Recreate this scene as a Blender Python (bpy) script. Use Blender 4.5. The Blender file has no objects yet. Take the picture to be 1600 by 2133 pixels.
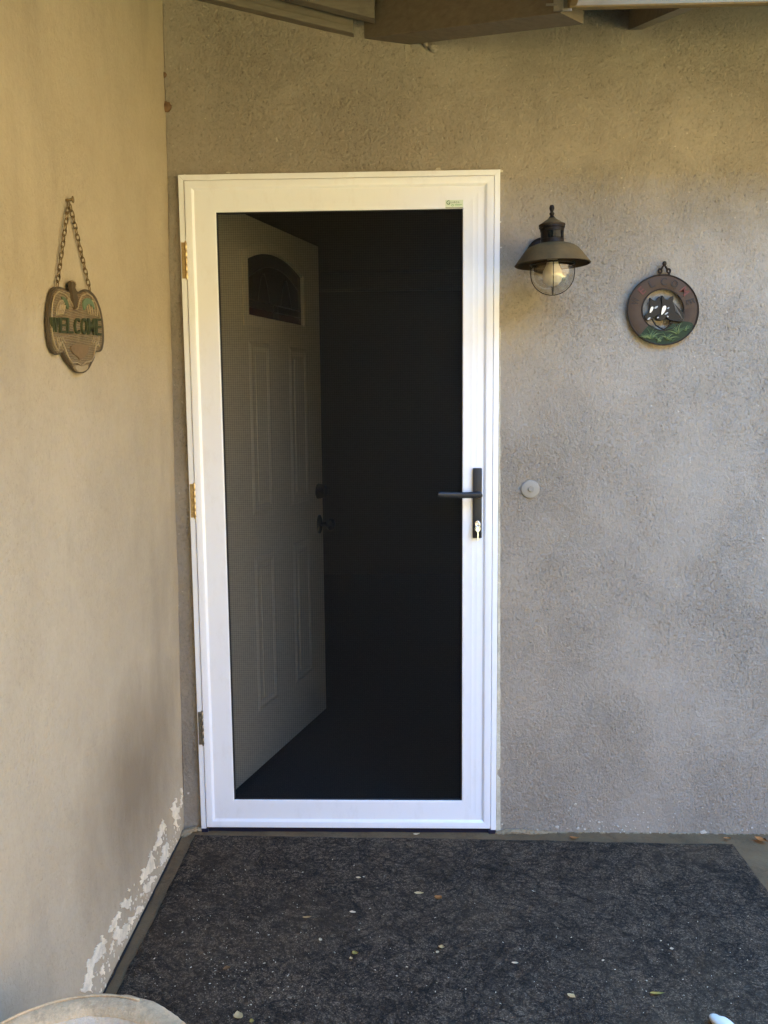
import bpy, bmesh, math, random
import numpy as np
from mathutils import Vector, Matrix, noise
from math import radians, sin, cos, pi

random.seed(7)
SC = bpy.context.scene
COL = SC.collection

# ------------------------------------------------------------------ camera
F_PX, IMG_W, IMG_H = 1844.0, 1600.0, 2133.0
PITCH, YAW, ROLL = -0.12156964, -0.03008384, -0.00912849
CAM = Vector((0.69433958, -2.74955168, 1.38007901))

def _axes():
    f = Vector((sin(YAW)*cos(PITCH), cos(YAW)*cos(PITCH), sin(PITCH)))
    r = Vector((cos(YAW), -sin(YAW), 0))
    u = r.cross(f)
    return cos(ROLL)*r + sin(ROLL)*u, -sin(ROLL)*r + cos(ROLL)*u, f
RIGHT, UP, FWD = _axes()
cd = bpy.data.cameras.new('camera'); cam = bpy.data.objects.new('camera', cd); COL.objects.link(cam)
cd.sensor_fit = 'HORIZONTAL'; cd.sensor_width = 36; cd.lens = 36*F_PX/IMG_W
cd.clip_start = 0.05; cd.clip_end = 600
M = Matrix((RIGHT, UP, -FWD)).transposed().to_4x4(); M.translation = CAM
cam.matrix_world = M
SC.camera = cam

# ------------------------------------------------------------------ sky, sun, exposure
SUN_EL, SUN_AZ = radians(34), radians(-62)          # azimuth from +Y towards +X: behind the left wing
SUN_DIR = Vector((sin(SUN_AZ)*cos(SUN_EL), cos(SUN_AZ)*cos(SUN_EL), sin(SUN_EL)))
W = bpy.data.worlds.new('World'); SC.world = W; W.use_nodes = True
wn = W.node_tree; bg = wn.nodes['Background']
sky = wn.nodes.new('ShaderNodeTexSky'); sky.sky_type = 'NISHITA'; sky.sun_disc = False
sky.sun_elevation = SUN_EL; sky.sun_rotation = SUN_AZ
sky.ozone_density = 6.0
tint = wn.nodes.new('ShaderNodeMix'); tint.data_type = 'RGBA'; tint.blend_type = 'MULTIPLY'; tint.inputs[0].default_value = 1.0
tint.inputs[7].default_value = (.60, 1.26, 1.56, 1)          # one even tint of the whole sky (camera white balance)
wn.links.new(sky.outputs['Color'], tint.inputs[6]); wn.links.new(tint.outputs[2], bg.inputs['Color']); bg.inputs['Strength'].default_value = 0.15
sd = bpy.data.lights.new('sun', 'SUN'); sun = bpy.data.objects.new('sun', sd); COL.objects.link(sun)
sd.energy = 4.8; sd.angle = radians(0.53); sd.color = (1.0, 0.87, 0.68)
sun.rotation_euler = SUN_DIR.to_track_quat('Z', 'Y').to_euler()
SC.view_settings.view_transform = 'Standard'; SC.view_settings.look = 'None'
SC.view_settings.gamma = 1.0; SC.view_settings.use_curve_mapping = False
SC.view_settings.exposure = 4.45
SC.render.engine = 'CYCLES'
SC.cycles.max_bounces = 10; SC.cycles.diffuse_bounces = 6; SC.cycles.transparent_max_bounces = 12
SC.cycles.sample_clamp_indirect = 6

# ------------------------------------------------------------------ helpers
def ray(px, py):
    return FWD + (px-800)/F_PX*RIGHT - (py-1066.5)/F_PX*UP
def at(px, py, axis, val):
    """Point of the plane (axis = val) that the photo shows at pixel px, py."""
    d = ray(px, py); t = (val - CAM[axis])/d[axis]
    return CAM + t*d

def tag(o, label, cat, group=None):
    o['label'] = label; o['category'] = cat
    if group: o['group'] = group
    return o
def thing(name, label, cat, loc=(0, 0, 0), rotz=0.0, group=None):
    o = bpy.data.objects.new(name, None); COL.objects.link(o)
    o.location = loc; o.rotation_euler = (0, 0, rotz); o.empty_display_size = .05
    return tag(o, label, cat, group)
def world_of(p):
    m = p.matrix_parent_inverse @ Matrix.LocRotScale(p.location, p.rotation_euler, p.scale)
    return world_of(p.parent) @ m if p.parent else m
def link(name, me, mat, parent=None, world=False):
    o = bpy.data.objects.new(name, me); COL.objects.link(o)
    if mat is not None: me.materials.append(mat)
    if parent is not None:
        o.parent = parent
        if world: o.matrix_parent_inverse = world_of(parent).inverted()   # vertices are already in world space
    return o
def obj(name, bm, mat, parent=None, smooth=False, world=False, angle=None):
    bmesh.ops.recalc_face_normals(bm, faces=bm.faces)
    me = bpy.data.meshes.new(name); bm.to_mesh(me); bm.free()
    if smooth:
        me.polygons.foreach_set('use_smooth', [True]*len(me.polygons))
        if angle is not None: me.set_sharp_from_angle(angle=radians(angle))
    return link(name, me, mat, parent, world)

def box(bm, x0, x1, y0, y1, z0, z1, bevel=0.0, seg=1):
    vs = [bm.verts.new(p) for p in ((x0,y0,z0),(x1,y0,z0),(x1,y1,z0),(x0,y1,z0),(x0,y0,z1),(x1,y0,z1),(x1,y1,z1),(x0,y1,z1))]
    fs = [bm.faces.new([vs[i] for i in q]) for q in ((3,2,1,0),(4,5,6,7),(0,1,5,4),(1,2,6,5),(2,3,7,6),(3,0,4,7))]
    if bevel:
        es = list({e for f in fs for e in f.edges})
        bmesh.ops.bevel(bm, geom=es, offset=bevel, segments=seg, affect='EDGES', profile=.5)
def lathe(bm, prof, n=32, c=(0, 0, 0), cap=True):
    rings = []
    for r, z in prof:
        if r < 1e-6: rings.append([bm.verts.new((c[0], c[1], c[2]+z))])
        else: rings.append([bm.verts.new((c[0]+r*cos(2*pi*k/n), c[1]+r*sin(2*pi*k/n), c[2]+z)) for k in range(n)])
    for a, b in zip(rings, rings[1:]):
        for k in range(n):
            j = (k+1) % n
            if len(a) == 1 and len(b) == 1: continue
            if len(a) == 1: bm.faces.new((a[0], b[j], b[k]))
            elif len(b) == 1: bm.faces.new((a[k], a[j], b[0]))
            else: bm.faces.new((a[k], a[j], b[j], b[k]))
    if cap:
        for R in (rings[0], rings[-1]):
            if len(R) > 2:
                try: bm.faces.new(R)
                except ValueError: pass
def tube(bm, pts, r, n=8, closed=False, rz=None):
    pts = [Vector(p) for p in pts]; rings = []; m = len(pts); prev = None
    for i, p in enumerate(pts):
        a = pts[(i-1) % m] if (closed or i > 0) else p
        b = pts[(i+1) % m] if (closed or i < m-1) else p
        t = (b-a).normalized()
        if prev is None:
            ref = Vector((0, 0, 1)) if abs(t.z) < .9 else Vector((1, 0, 0))
            nx = t.cross(ref).normalized()
        else:
            nx = (prev - t*prev.dot(t)).normalized()
        prev = nx; ny = t.cross(nx)
        rr = r[i] if isinstance(r, (list, tuple)) else r
        rings.append([bm.verts.new(p + rr*(cos(2*pi*k/n)*nx + (rz or 1)*sin(2*pi*k/n)*ny)) for k in range(n)])
    rng = range(m) if closed else range(m-1)
    for i in rng:
        a, b = rings[i], rings[(i+1) % m]
        for k in range(n):
            bm.faces.new((a[k], a[(k+1) % n], b[(k+1) % n], b[k]))
    if not closed:
        bm.faces.new(rings[0]); bm.faces.new(rings[-1])
def prism(bm, front, off, bevel=0.0):
    """Front outline (3-D points) extruded along off (away from the viewer)."""
    off = Vector(off)
    a = [bm.verts.new(p) for p in front]; b = [bm.verts.new(Vector(p)+off) for p in front]
    fa = bm.faces.new(a); fb = bm.faces.new(b[::-1]); n = len(a)
    for k in range(n): bm.faces.new((a[k], b[k], b[(k+1) % n], a[(k+1) % n]))
    if bevel:
        bmesh.ops.bevel(bm, geom=list(fa.edges), offset=bevel, segments=2, affect='EDGES', profile=.5)
def smooth_poly(pts, it=2):
    for _ in range(it):
        out = []
        for k in range(len(pts)):
            a, b = pts[k], pts[(k+1) % len(pts)]
            out += [(a[0]*.75+b[0]*.25, a[1]*.75+b[1]*.25), (a[0]*.25+b[0]*.75, a[1]*.25+b[1]*.75)]
        pts = out
    return pts
def ragged(pts, n=3, amp=.25, rng=random):
    out = []
    for k in range(len(pts)):
        a, b = pts[k], pts[(k+1) % len(pts)]
        L = math.hypot(b[0]-a[0], b[1]-a[1])
        for i in range(n):
            t = i/n; j = amp*L/n if i else amp*.4*L/n
            out.append((a[0]+(b[0]-a[0])*t+rng.uniform(-j, j), a[1]+(b[1]-a[1])*t+rng.uniform(-j, j)))
    return out
def sphere(bm, c, r, sx=1, sy=1, sz=1, u=14, v=9, rough=0):
    st = len(bm.verts)
    g = bmesh.ops.create_uvsphere(bm, u_segments=u, v_segments=v, radius=1)
    for w in g['verts']:
        k = 1 + rough*noise.noise(w.co*2.2+Vector(c)*7)
        w.co = Vector((c[0]+w.co.x*r*sx*k, c[1]+w.co.y*r*sy*k, c[2]+w.co.z*r*sz*k))
_fc = {}
def glyph(ch, bold=0.0):
    """2-D triangles of a letter of the built-in font, scaled into a unit box."""
    key = (ch, bold)
    if key in _fc: return _fc[key]
    cu = bpy.data.curves.new('glyph', 'FONT'); cu.body = ch; cu.fill_mode = 'FRONT'; cu.offset = bold; cu.resolution_u = 4
    o = bpy.data.objects.new('glyph', cu); COL.objects.link(o)
    me = bpy.data.meshes.new_from_object(o.evaluated_get(bpy.context.evaluated_depsgraph_get()))
    v = np.array([tuple(p.co)[:2] for p in me.vertices]); f = [tuple(p.vertices) for p in me.polygons]
    bpy.data.objects.remove(o); bpy.data.curves.remove(cu); bpy.data.meshes.remove(me)
    asp = (v[:, 0].max()-v[:, 0].min())/(v[:, 1].max()-v[:, 1].min())
    v = (v-v.min(0))/(v.max(0)-v.min(0))
    _fc[key] = (v, f, asp); return _fc[key]
def letter(name, ch, fn, off, mat, parent, bold=0.0, world=True, depth=True):
    """Raised letter: fn maps the unit box to 3-D, off is the thickness towards the surface."""
    v, f, _ = glyph(ch, bold); bm = bmesh.new()
    vs = [bm.verts.new(fn(float(a), float(b))) for a, b in v]
    for q in f:
        try: bm.faces.new([vs[i] for i in q])
        except ValueError: pass
    if depth:
        r = bmesh.ops.extrude_face_region(bm, geom=list(bm.faces))
        bmesh.ops.translate(bm, verts=[e for e in r['geom'] if isinstance(e, bmesh.types.BMVert)], vec=off)
    return obj(name, bm, mat, parent, world=world)

# ------------------------------------------------------------------ materials
class NT:
    def __init__(s, name):
        s.m = bpy.data.materials.new(name); s.m.use_nodes = True; s.t = s.m.node_tree
        s.b = s.t.nodes['Principled BSDF']; s.out = s.t.nodes['Material Output']
        s.co = s.n('ShaderNodeTexCoord').outputs['Object']
    def n(s, typ, **kw):
        x = s.t.nodes.new(typ)
        for k, v in kw.items(): setattr(x, k, v)
        return x
    def l(s, a, b): s.t.links.new(a, b)
    def put(s, sock, v):
        if hasattr(v, 'is_linked') or isinstance(v, bpy.types.NodeSocket): s.l(v, sock)
        elif isinstance(v, tuple) and len(v) == 3 and sock.type == 'RGBA': sock.default_value = (*v, 1)
        else: sock.default_value = v
    def map(s, scale=(1, 1, 1), loc=(0, 0, 0), rot=(0, 0, 0), vec=None):
        x = s.n('ShaderNodeMapping'); s.l(vec or s.co, x.inputs[0]); x.inputs['Scale'].default_value = scale
        x.inputs['Location'].default_value = loc; x.inputs['Rotation'].default_value = rot
        return x.outputs[0]
    def noise(s, scale, detail=4, rough=.55, vec=None, dist=0.0):
        x = s.n('ShaderNodeTexNoise'); s.l(vec or s.co, x.inputs['Vector']); x.inputs['Scale'].default_value = scale
        x.inputs['Detail'].default_value = detail; x.inputs['Roughness'].default_value = rough; x.inputs['Distortion'].default_value = dist
        return x.outputs['Fac']
    def voro(s, scale, feature='F1', vec=None, out='Distance'):
        x = s.n('ShaderNodeTexVoronoi', feature=feature); s.l(vec or s.co, x.inputs['Vector']); x.inputs['Scale'].default_value = scale
        return x.outputs[out]
    def wave(s, scale, direction, vec=None, dist=0.0, profile='SIN'):
        x = s.n('ShaderNodeTexWave', bands_direction=direction, wave_profile=profile); s.l(vec or s.co, x.inputs['Vector'])
        x.inputs['Scale'].default_value = scale; x.inputs['Distortion'].default_value = dist
        return x.outputs['Fac']
    def ramp(s, fac, *stops):
        x = s.n('ShaderNodeValToRGB'); s.l(fac, x.inputs[0]); e = x.color_ramp.elements
        while len(e) < len(stops): e.new(.5)
        for k, (p, c) in enumerate(stops):
            e[k].position = p; c = (c, c, c) if not isinstance(c, tuple) else c; e[k].color = (*c, 1)
        return x.outputs[0]
    def mix(s, fac, a, b, mode='MIX'):
        x = s.n('ShaderNodeMix', data_type='RGBA', blend_type=mode)
        s.put(x.inputs[0], fac); s.put(x.inputs[6], a); s.put(x.inputs[7], b)
        return x.outputs[2]
    def math(s, op, a, b=0.0, clamp=False):
        x = s.n('ShaderNodeMath', operation=op, use_clamp=clamp); s.put(x.inputs[0], a); s.put(x.inputs[1], b)
        return x.outputs[0]
    def bump(s, h, strength, dist, prev=None):
        x = s.n('ShaderNodeBump'); x.inputs['Strength'].default_value = strength; x.inputs['Distance'].default_value = dist
        s.l(h, x.inputs['Height'])
        if prev is not None: s.l(prev, x.inputs['Normal'])
        return x.outputs[0]
    def done(s, col, rough=.6, metal=0.0, normal=None, coat=0.0, spec=None):
        s.put(s.b.inputs['Base Color'], col); s.put(s.b.inputs['Roughness'], rough); s.put(s.b.inputs['Metallic'], metal)
        if normal is not None: s.l(normal, s.b.inputs['Normal'])
        if coat: s.b.inputs['Coat Weight'].default_value = coat; s.b.inputs['Coat Roughness'].default_value = .08
        if spec is not None: s.b.inputs['Specular IOR Level'].default_value = spec
        return s.m

def m_stucco(name, base, rough_amt, streak=0.0):
    t = NT(name)
    big = t.noise(1.6, 5, .6); mid = t.noise(9, 5, .6)
    c = t.mix(t.ramp(big, (.35, 0.0), (.68, 1.0)), tuple(.93*k for k in base), tuple(1.05*k for k in base))
    c = t.mix(t.math('MULTIPLY', t.ramp(mid, (.45, 0.0), (.75, 1.0)), .22), c, (base[0]*.78, base[1]*.75, base[2]*.70))
    # trowelled patches: smooth areas between coarser ones
    patch = t.ramp(t.noise(3.2, 4, .6, vec=t.map((1, 1, .8), (3, 1, 2))), (.38, .38), (.60, 1.0))
    grain = t.noise(185, 5, .75, vec=t.map((1, 1, .8)))
    pebb = t.voro(120, 'SMOOTH_F1', vec=t.map((1, 1, .8)))
    ridge = t.math('ABSOLUTE', t.math('SUBTRACT', t.noise(20, 5, .7, vec=t.map((1, 1, .75), (1, 7, 3)), dist=.6), .5))   # trowel drags
    pits = t.ramp(t.noise(170, 3, .65, vec=t.map((1.1, 1.1, .7), (5, 2, 1))), (.58, 0.0), (.69, 1.0))
    c = t.mix(t.math('MULTIPLY', t.math('MULTIPLY', pits, patch), .55*rough_amt), c, tuple(.42*k for k in base))
    c = t.mix(t.math('MULTIPLY', t.math('MULTIPLY', t.ramp(ridge, (.0, 1.0), (.035, 0.0)), patch), .22*rough_amt), c, tuple(.5*k for k in base))
    c = t.mix(t.math('MULTIPLY', t.ramp(t.noise(75, 4, .7, vec=t.map((1, 1, .8), (2, 8, 1))), (.40, .8), (.54, 0.0)), .30*rough_amt), c, tuple(.72*k for k in base))
    fleck = t.ramp(t.noise(95, 1, .4, vec=t.map((1, 1, 1), (9, 4, 7))), (.765, 0.0), (.80, 1.0))
    c = t.mix(t.math('MULTIPLY', fleck, .5*rough_amt), c, (.60, .52, .40))
    if streak:
        dirt = t.ramp(t.noise(2.4, 5, .65, vec=t.map((1, 1.2, .35), (0, .6, 0))), (.50, 0.0), (.72, 1.0))
        c = t.mix(t.math('MULTIPLY', dirt, streak), c, (.20, .165, .12))
    if streak:                                             # brown corner shading painted into the colour low on the wall
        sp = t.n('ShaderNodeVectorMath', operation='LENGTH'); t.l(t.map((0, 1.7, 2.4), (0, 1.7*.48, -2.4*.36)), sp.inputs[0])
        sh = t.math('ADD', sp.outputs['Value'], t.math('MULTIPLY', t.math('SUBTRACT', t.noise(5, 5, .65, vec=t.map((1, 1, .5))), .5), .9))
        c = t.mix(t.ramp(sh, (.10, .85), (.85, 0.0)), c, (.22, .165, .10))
    h = t.math('SUBTRACT', t.math('MULTIPLY', grain, 1.25), t.math('MULTIPLY', pits, .55))
    h = t.math('ADD', h, t.math('MULTIPLY', pebb, -.62))
    h = t.math('ADD', h, t.math('MULTIPLY', ridge, 1.45))
    h = t.math('MULTIPLY', h, patch)
    n = t.bump(t.noise(14, 5, .6), .35*rough_amt, .012)
    n = t.bump(h, 1.0*rough_amt, .0065, n)
    return t.done(c, .93, normal=n, spec=.2)
def m_paint(name, base, rough=.4, coat=0.0, dirt=.0, bump=.0, spec=.3):
    t = NT(name); c = base
    if dirt: c = t.mix(t.math('MULTIPLY', t.ramp(t.noise(40, 6, .7), (.45, 0.0), (.75, 1.0)), dirt), base, tuple(k*.55 for k in base))
    n = None
    if bump: n = t.bump(t.noise(60, 4, .6), bump, .002)
    return t.done(c, rough, coat=coat, normal=n, spec=spec)
def m_metal(name, base, rough=.35, metal=1.0, var=.3):
    t = NT(name)
    c = t.mix(t.ramp(t.noise(70, 5, .65), (.35, 0.0), (.7, 1.0)), base, tuple(k*(1-var) for k in base))
    return t.done(c, rough, metal, normal=t.bump(t.noise(160, 3, .5), .15, .001))

front_stucco = m_stucco('front stucco paint', (.356, .302, .230), 1.0)
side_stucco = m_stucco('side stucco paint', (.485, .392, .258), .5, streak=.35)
white_alu = NT('white powder coat'); white_alu = white_alu.done(white_alu.mix(white_alu.math('MULTIPLY', white_alu.ramp(white_alu.noise(26, 6, .75, vec=white_alu.map((1, 1, .4))), (.52, 0.0), (.74, 1.0)), .16), (.81, .80, .79), (.52, .46, .36)), .28, coat=.35, normal=white_alu.bump(white_alu.noise(9, 2, .5), .03, .002))
black_alu = m_paint('black satin metal', (.022, .022, .023), .38)
dark_sill = m_paint('dark anodised sill', (.018, .016, .03), .35)
brass = m_metal('polished brass', (.60, .44, .22), .36)
steel_worn = m_metal('dull plated steel', (.32, .30, .26), .4)
chrome = m_metal('bright nickel', (.85, .85, .82), .15, var=.1)
rubber = m_paint('black rubber', (.012, .012, .013), .6)

def m_screen():
    t = NT('woven security mesh'); nt = t.t
    # weave threads across and along the sheet, seen as fine dashes
    wx = t.wave(46, 'X'); wz = t.wave(46, 'Z')
    slub = t.ramp(t.noise(120, 1, .4, vec=t.map((.55, 1, 1.5))), (.4, 0.0), (.62, 1.0))
    w = t.math('MULTIPLY', t.math('ADD', wx, wz), .5)
    cover = t.math('ADD', t.math('MULTIPLY', t.math('ADD', t.math('MULTIPLY', w, .75), t.math('MULTIPLY', slub, .10)), .28), .42)
    tr = t.n('ShaderNodeBsdfTransparent'); mx = t.n('ShaderNodeMixShader')
    t.done(t.mix(w, (.004, .0037, .0035), (.017, .0158, .0145)), .6, spec=.12)
    nt.links.new(cover, mx.inputs[0]); nt.links.new(tr.outputs[0], mx.inputs[1]); nt.links.new(t.b.outputs[0], mx.inputs[2])
    nt.links.new(mx.outputs[0], t.out.inputs[0]); return t.m
screen_mat = m_screen()

def m_mat():
    t = NT('charcoal looped carpet')
    fib = t.noise(300, 2, .6); fib2 = t.noise(125, 3, .7); fib3 = t.noise(62, 4, .7)
    warp = t.n('ShaderNodeTexNoise'); warp.inputs['Scale'].default_value = 9; t.l(t.co, warp.inputs['Vector'])
    mp = t.mix(.10, t.co, warp.outputs['Color'])
    vein = t.voro(9, 'DISTANCE_TO_EDGE', vec=mp); vein2 = t.voro(15, 'DISTANCE_TO_EDGE', vec=t.map((1, 1, 1), (3, 1, 0), vec=mp))
    brk = t.ramp(t.noise(7, 4, .6, vec=t.map((1, 1, 1), (4, 4, 0))), (.42, 0.0), (.60, 1.0))
    veinm = t.math('MULTIPLY', t.math('MAXIMUM', t.ramp(vein, (.0, 1.0), (.16, 0.0)), t.ramp(vein2, (.0, .8), (.13, 0.0))), brk)
    blot = t.ramp(t.noise(4.2, 5, .65, dist=.8), (.34, 0.0), (.66, 1.0))
    c = t.mix(blot, (.041, .030, .020), (0.0911, 0.0615, 0.0365))
    c = t.mix(t.ramp(fib3, (.40, .75), (.60, 0.0)), c, (0.0276, 0.0197, 0.0125))
    c = t.mix(t.ramp(fib2, (.46, 0.0), (.68, .85)), c, (0.1725, 0.1183, 0.0710))
    c = t.mix(t.ramp(fib, (.56, 0.0), (.70, .7)), c, (0.3588, 0.2494, 0.1536))
    c = t.mix(t.ramp(fib, (.30, .6), (.44, 0.0)), c, (0.0166, 0.0116, 0.0077))
    c = t.mix(t.math('MULTIPLY', veinm, .62), c, (0.0193, 0.0139, 0.0096))
    sw = t.noise(7.5, 3, .55, dist=1.8); sw2 = t.noise(12, 2, .5, vec=t.map((1, 1, 1), (6, 1, 0)), dist=2.2)
    for q in (sw, sw2):
        ln = t.ramp(t.math('ABSOLUTE', t.math('SUBTRACT', q, .5)), (.0, 1.0), (.045, 0.0))
        c = t.mix(t.math('MULTIPLY', ln, .66), c, (.0125, .0115, .0095))
    dusty = t.ramp(t.noise(1.7, 4, .6, vec=t.map((1, 1, 1), (2, 5, 0))), (.50, 0.0), (.75, .30))
    c = t.mix(dusty, c, (0.1656, 0.1021, 0.0499))
    n = t.bump(t.math('ADD', fib, fib2), .8, .006)
    return t.done(c, .97, normal=n, spec=.08)
mat_mat = m_mat()
def m_concrete(name, base, sc=1.0, stain=.5):
    t = NT(name)
    c = t.mix(t.ramp(t.noise(6*sc, 6, .65), (.32, 0.0), (.7, 1.0)), tuple(.68*k for k in base), tuple(1.12*k for k in base))
    c = t.mix(t.math('MULTIPLY', t.ramp(t.noise(17*sc, 5, .7, vec=t.map((1, .6, 1), (4, 1, 2))), (.52, 0.0), (.66, 1.0)), stain), c, tuple(.42*k for k in base))
    c = t.mix(t.ramp(t.noise(260, 3, .6), (.5, 0.0), (.75, .35)), c, tuple(1.35*k for k in base))
    n = t.bump(t.noise(45*sc, 6, .7), .6, .009); n = t.bump(t.noise(240, 3, .6), .4, .002, n)
    return t.done(c, .92, normal=n, spec=.25)
slab_mat = m_concrete('porch concrete', (.17, .103, .046))
pot_mat = m_concrete('cast concrete pot', (.70, .49, .265), 2.2, .5)
pot_in = m_concrete('pale lime crusted concrete', (.70, .57, .40), 2.0, .15)
plaster = m_concrete('bare pale plaster', (.90, .78, .56), 3.0, .18)
mortar = m_concrete('broken mortar', (.34, .25, .14), 3.0, .6)
caulk = m_concrete('cream caulk', (.58, .52, .38), 3.0, .2)
chip = m_concrete('white under paint', (.62, .55, .43), 3.0, .1)

def m_wood(name, base, axis='X', rough=.6, wear=.3):
    t = NT(name); st = {'X': (1.2, 14, 14), 'Y': (14, 1.2, 14), 'D': (6, 6, 14)}[axis]
    g = t.noise(6, 6, .65, vec=t.map(st))
    c = t.mix(t.ramp(g, (.3, 0.0), (.72, 1.0)), tuple(.78*k for k in base), tuple(1.08*k for k in base))
    c = t.mix(t.math('MULTIPLY', t.ramp(t.noise(22, 5, .7), (.55, 0.0), (.72, 1.0)), wear), c, tuple(.45*k for k in base))
    return t.done(c, rough, normal=t.bump(g, .35, .004), spec=.12)
beam_grey = m_wood('grey brown painted rafter', (.20, .168, .125), 'X')
beam_brown = m_wood('brown painted beam', (.185, .148, .105), 'D')
fascia_mat = m_wood('cream painted fascia', (.18, .125, .058), 'X', wear=.25)
deck_mat = m_wood('dark roof boards', (.085, .07, .05), 'X')
shingle = m_paint('grey brown shingle', (.16, .14, .12), .9, dirt=.4)

def m_ground():
    t = NT('dry tan yard')
    c = t.mix(t.ramp(t.noise(.5, 6, .6), (.35, 0.0), (.65, 1.0)), (.44, .355, .125), (.37, .29, .10))
    c = t.mix(t.ramp(t.noise(30, 4, .7), (.4, 0.0), (.7, .6)), c, (.49, .395, .16))
    return t.done(c, .95, normal=t.bump(t.noise(40, 5, .7), .5, .02))
yard = m_ground()

# ------------------------------------------------------------------ setting: ground, slab
def struct(name, bm, mat, **k):
    o = obj(name, bm, mat, **k); o['kind'] = 'structure'; return o
bm = bmesh.new(); g = 150
vs = [bm.verts.new(p) for p in ((-g, -g, -.16), (g, -g, -.16), (g, g, -.16), (-g, g, -.16))]; bm.faces.new(vs)
struct('ground', bm, yard)

SLAB = -.014
bm = bmesh.new()                                         # slab top as a fine grid so that it is not dead flat
nx, ny = 120, 130; x0, x1, y0, y1 = -.062, 3.2, -5.0, .02
grid = [[bm.verts.new((x0+(x1-x0)*i/nx, y1+(y0-y1)*(j/ny)**1.6, SLAB+.0016*noise.noise(Vector((x0+(x1-x0)*i/nx, y1+(y0-y1)*(j/ny)**1.6, 0))*9)-.006*max(0, (x0+(x1-x0)*i/nx-.9))*(1 if i < nx else 1))) for i in range(nx+1)] for j in range(ny+1)]
for j in range(ny):
    for i in range(nx): bm.faces.new((grid[j][i], grid[j+1][i], grid[j+1][i+1], grid[j][i+1]))
r = [grid[0][i] for i in range(nx+1)]; e = grid
def skirt(row):
    low = [bm.verts.new((v.co.x, v.co.y, -.2)) for v in row]
    for a, b, c, d in zip(row, row[1:], low[1:], low): bm.faces.new((a, b, c, d))
skirt([grid[j][nx] for j in range(ny+1)]); skirt([grid[ny][i] for i in range(nx+1)])
slab = struct('porch_slab', bm, slab_mat, smooth=True)

# broken mortar at the foot of the walls, part of the slab
def rubble(name, pts, n, s, rng):
    bm = bmesh.new()
    for _ in range(n):
        a = rng.random()*(len(pts)-1); k = int(a); f = a-k
        p = [pts[k][i]+(pts[k+1][i]-pts[k][i])*f for i in range(3)]
        r = s*rng.uniform(.35, 1)
        v0 = len(bm.verts); g = bmesh.ops.create_icosphere(bm, subdivisions=2, radius=1)
        o = Vector((rng.uniform(-9, 9), 0, rng.uniform(-9, 9)))
        for w in g['verts']:
            q = 1+.55*noise.noise(w.co*1.7+o)
            w.co = Vector((p[0]+w.co.x*r*q*rng.uniform(1.0, 1.15)*1.5, p[1]+w.co.y*r*q+rng.uniform(-.0004, .0004), p[2]+w.co.z*r*q*.75))
    o = obj(name, bm, mortar, slab, smooth=False); o['kind'] = 'stuff'; return o
rg = random.Random(3)
rubble('broken_mortar', [(-.058, -.035, SLAB), (-.045, -.012, SLAB+.006), (-.02, .004, SLAB+.008), (0, .006, SLAB+.004)], 90, .011, rg)
rubble('broken_mortar', [(.975, .0, SLAB), (1.02, .004, SLAB+.004), (1.08, .006, SLAB), (1.13, .01, SLAB-.004)], 95, .011, rg)
rubble('broken_mortar', [(1.14, .01, SLAB-.003), (1.5, .012, SLAB-.006), (1.9, .012, SLAB-.009)], 110, .006, rg)
rubble('broken_mortar', [(-.062, -.03, SLAB-.002), (-.056, -.4, SLAB-.002), (-.05, -.8, SLAB-.002)], 70, .0042, rg)
bm = bmesh.new()                                          # the crack between wall and slab: a dark open joint
pts = [(-.0565+.02*(k/40)*.72+.0022*noise.noise(Vector((0, k*.6, 3))), -.02-.85*k/40, SLAB+.0032) for k in range(41)]
for (a, b) in zip(pts, pts[1:]):
    wa = .0028+.0016*noise.noise(Vector((a[1]*13, 0, 0))); wb = .0028+.0016*noise.noise(Vector((b[1]*13, 0, 0)))
    bm.faces.new([bm.verts.new(p) for p in ((a[0]-wa, a[1], a[2]), (a[0]+wa, a[1], a[2]), (b[0]+wb, b[1], b[2]), (b[0]-wb, b[1], b[2]))])
obj('floor_crack', bm, rubber, slab)

# ------------------------------------------------------------------ walls
WY = .015
def wall_grid(name, us, vs_, hole, fn, amp, mat, parent):
    bm = bmesh.new(); nu, nv = len(us), len(vs_)
    G = [[None]*nv for _ in range(nu)]
    for i, u in enumerate(us):
        for j, v in enumerate(vs_):
            d = amp*(noise.noise(Vector((u*3.1, v*3.1, 1)))+.45*noise.noise(Vector((u*9, v*9, 5)))+.2*noise.noise(Vector((u*27, v*27, 9))))
            G[i][j] = bm.verts.new(fn(u, v, d))
    for i in range(nu-1):
        for j in range(nv-1):
            if hole and hole[0] <= us[i] and us[i+1] <= hole[1]+1e-6 and hole[2] <= vs_[j] and vs_[j+1] <= hole[3]+1e-6: continue
            bm.faces.new((G[i][j], G[i+1][j], G[i+1][j+1], G[i][j+1]))
    for v in [v for v in bm.verts if not v.link_faces]: bm.verts.remove(v)
    return obj(name, bm, mat, parent, smooth=True)
def wall_d(u, v, amp):
    return amp*(noise.noise(Vector((u*3.1, v*3.1, 1)))+.45*noise.noise(Vector((u*9, v*9, 5)))+.2*noise.noise(Vector((u*27, v*27, 9))))
def span(*segs):
    out = []
    for a, b, s in segs:
        n = max(1, int(round((b-a)/s))); out += [a+(b-a)*k/n for k in range(n)]
    return out + [segs[-1][1]]
fw = thing('stucco_wall', 'rough grey tan stucco wall around the white screen door', 'wall', (0, 0, 0))
us = span((-.08, .03, .012), (.03, .935, .02), (.935, 2.1, .015), (2.1, 6, .15))
vv = span((-.2, -.014, .06), (-.014, 2.045, .015), (2.045, 2.62, .015), (2.62, 3.0, .1))
wall_grid('wall_face', us, vv, (.03, .935, -.2, 2.045), lambda u, v, d: (u, WY+d, v), .0035, front_stucco, fw)
bm = bmesh.new()
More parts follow.
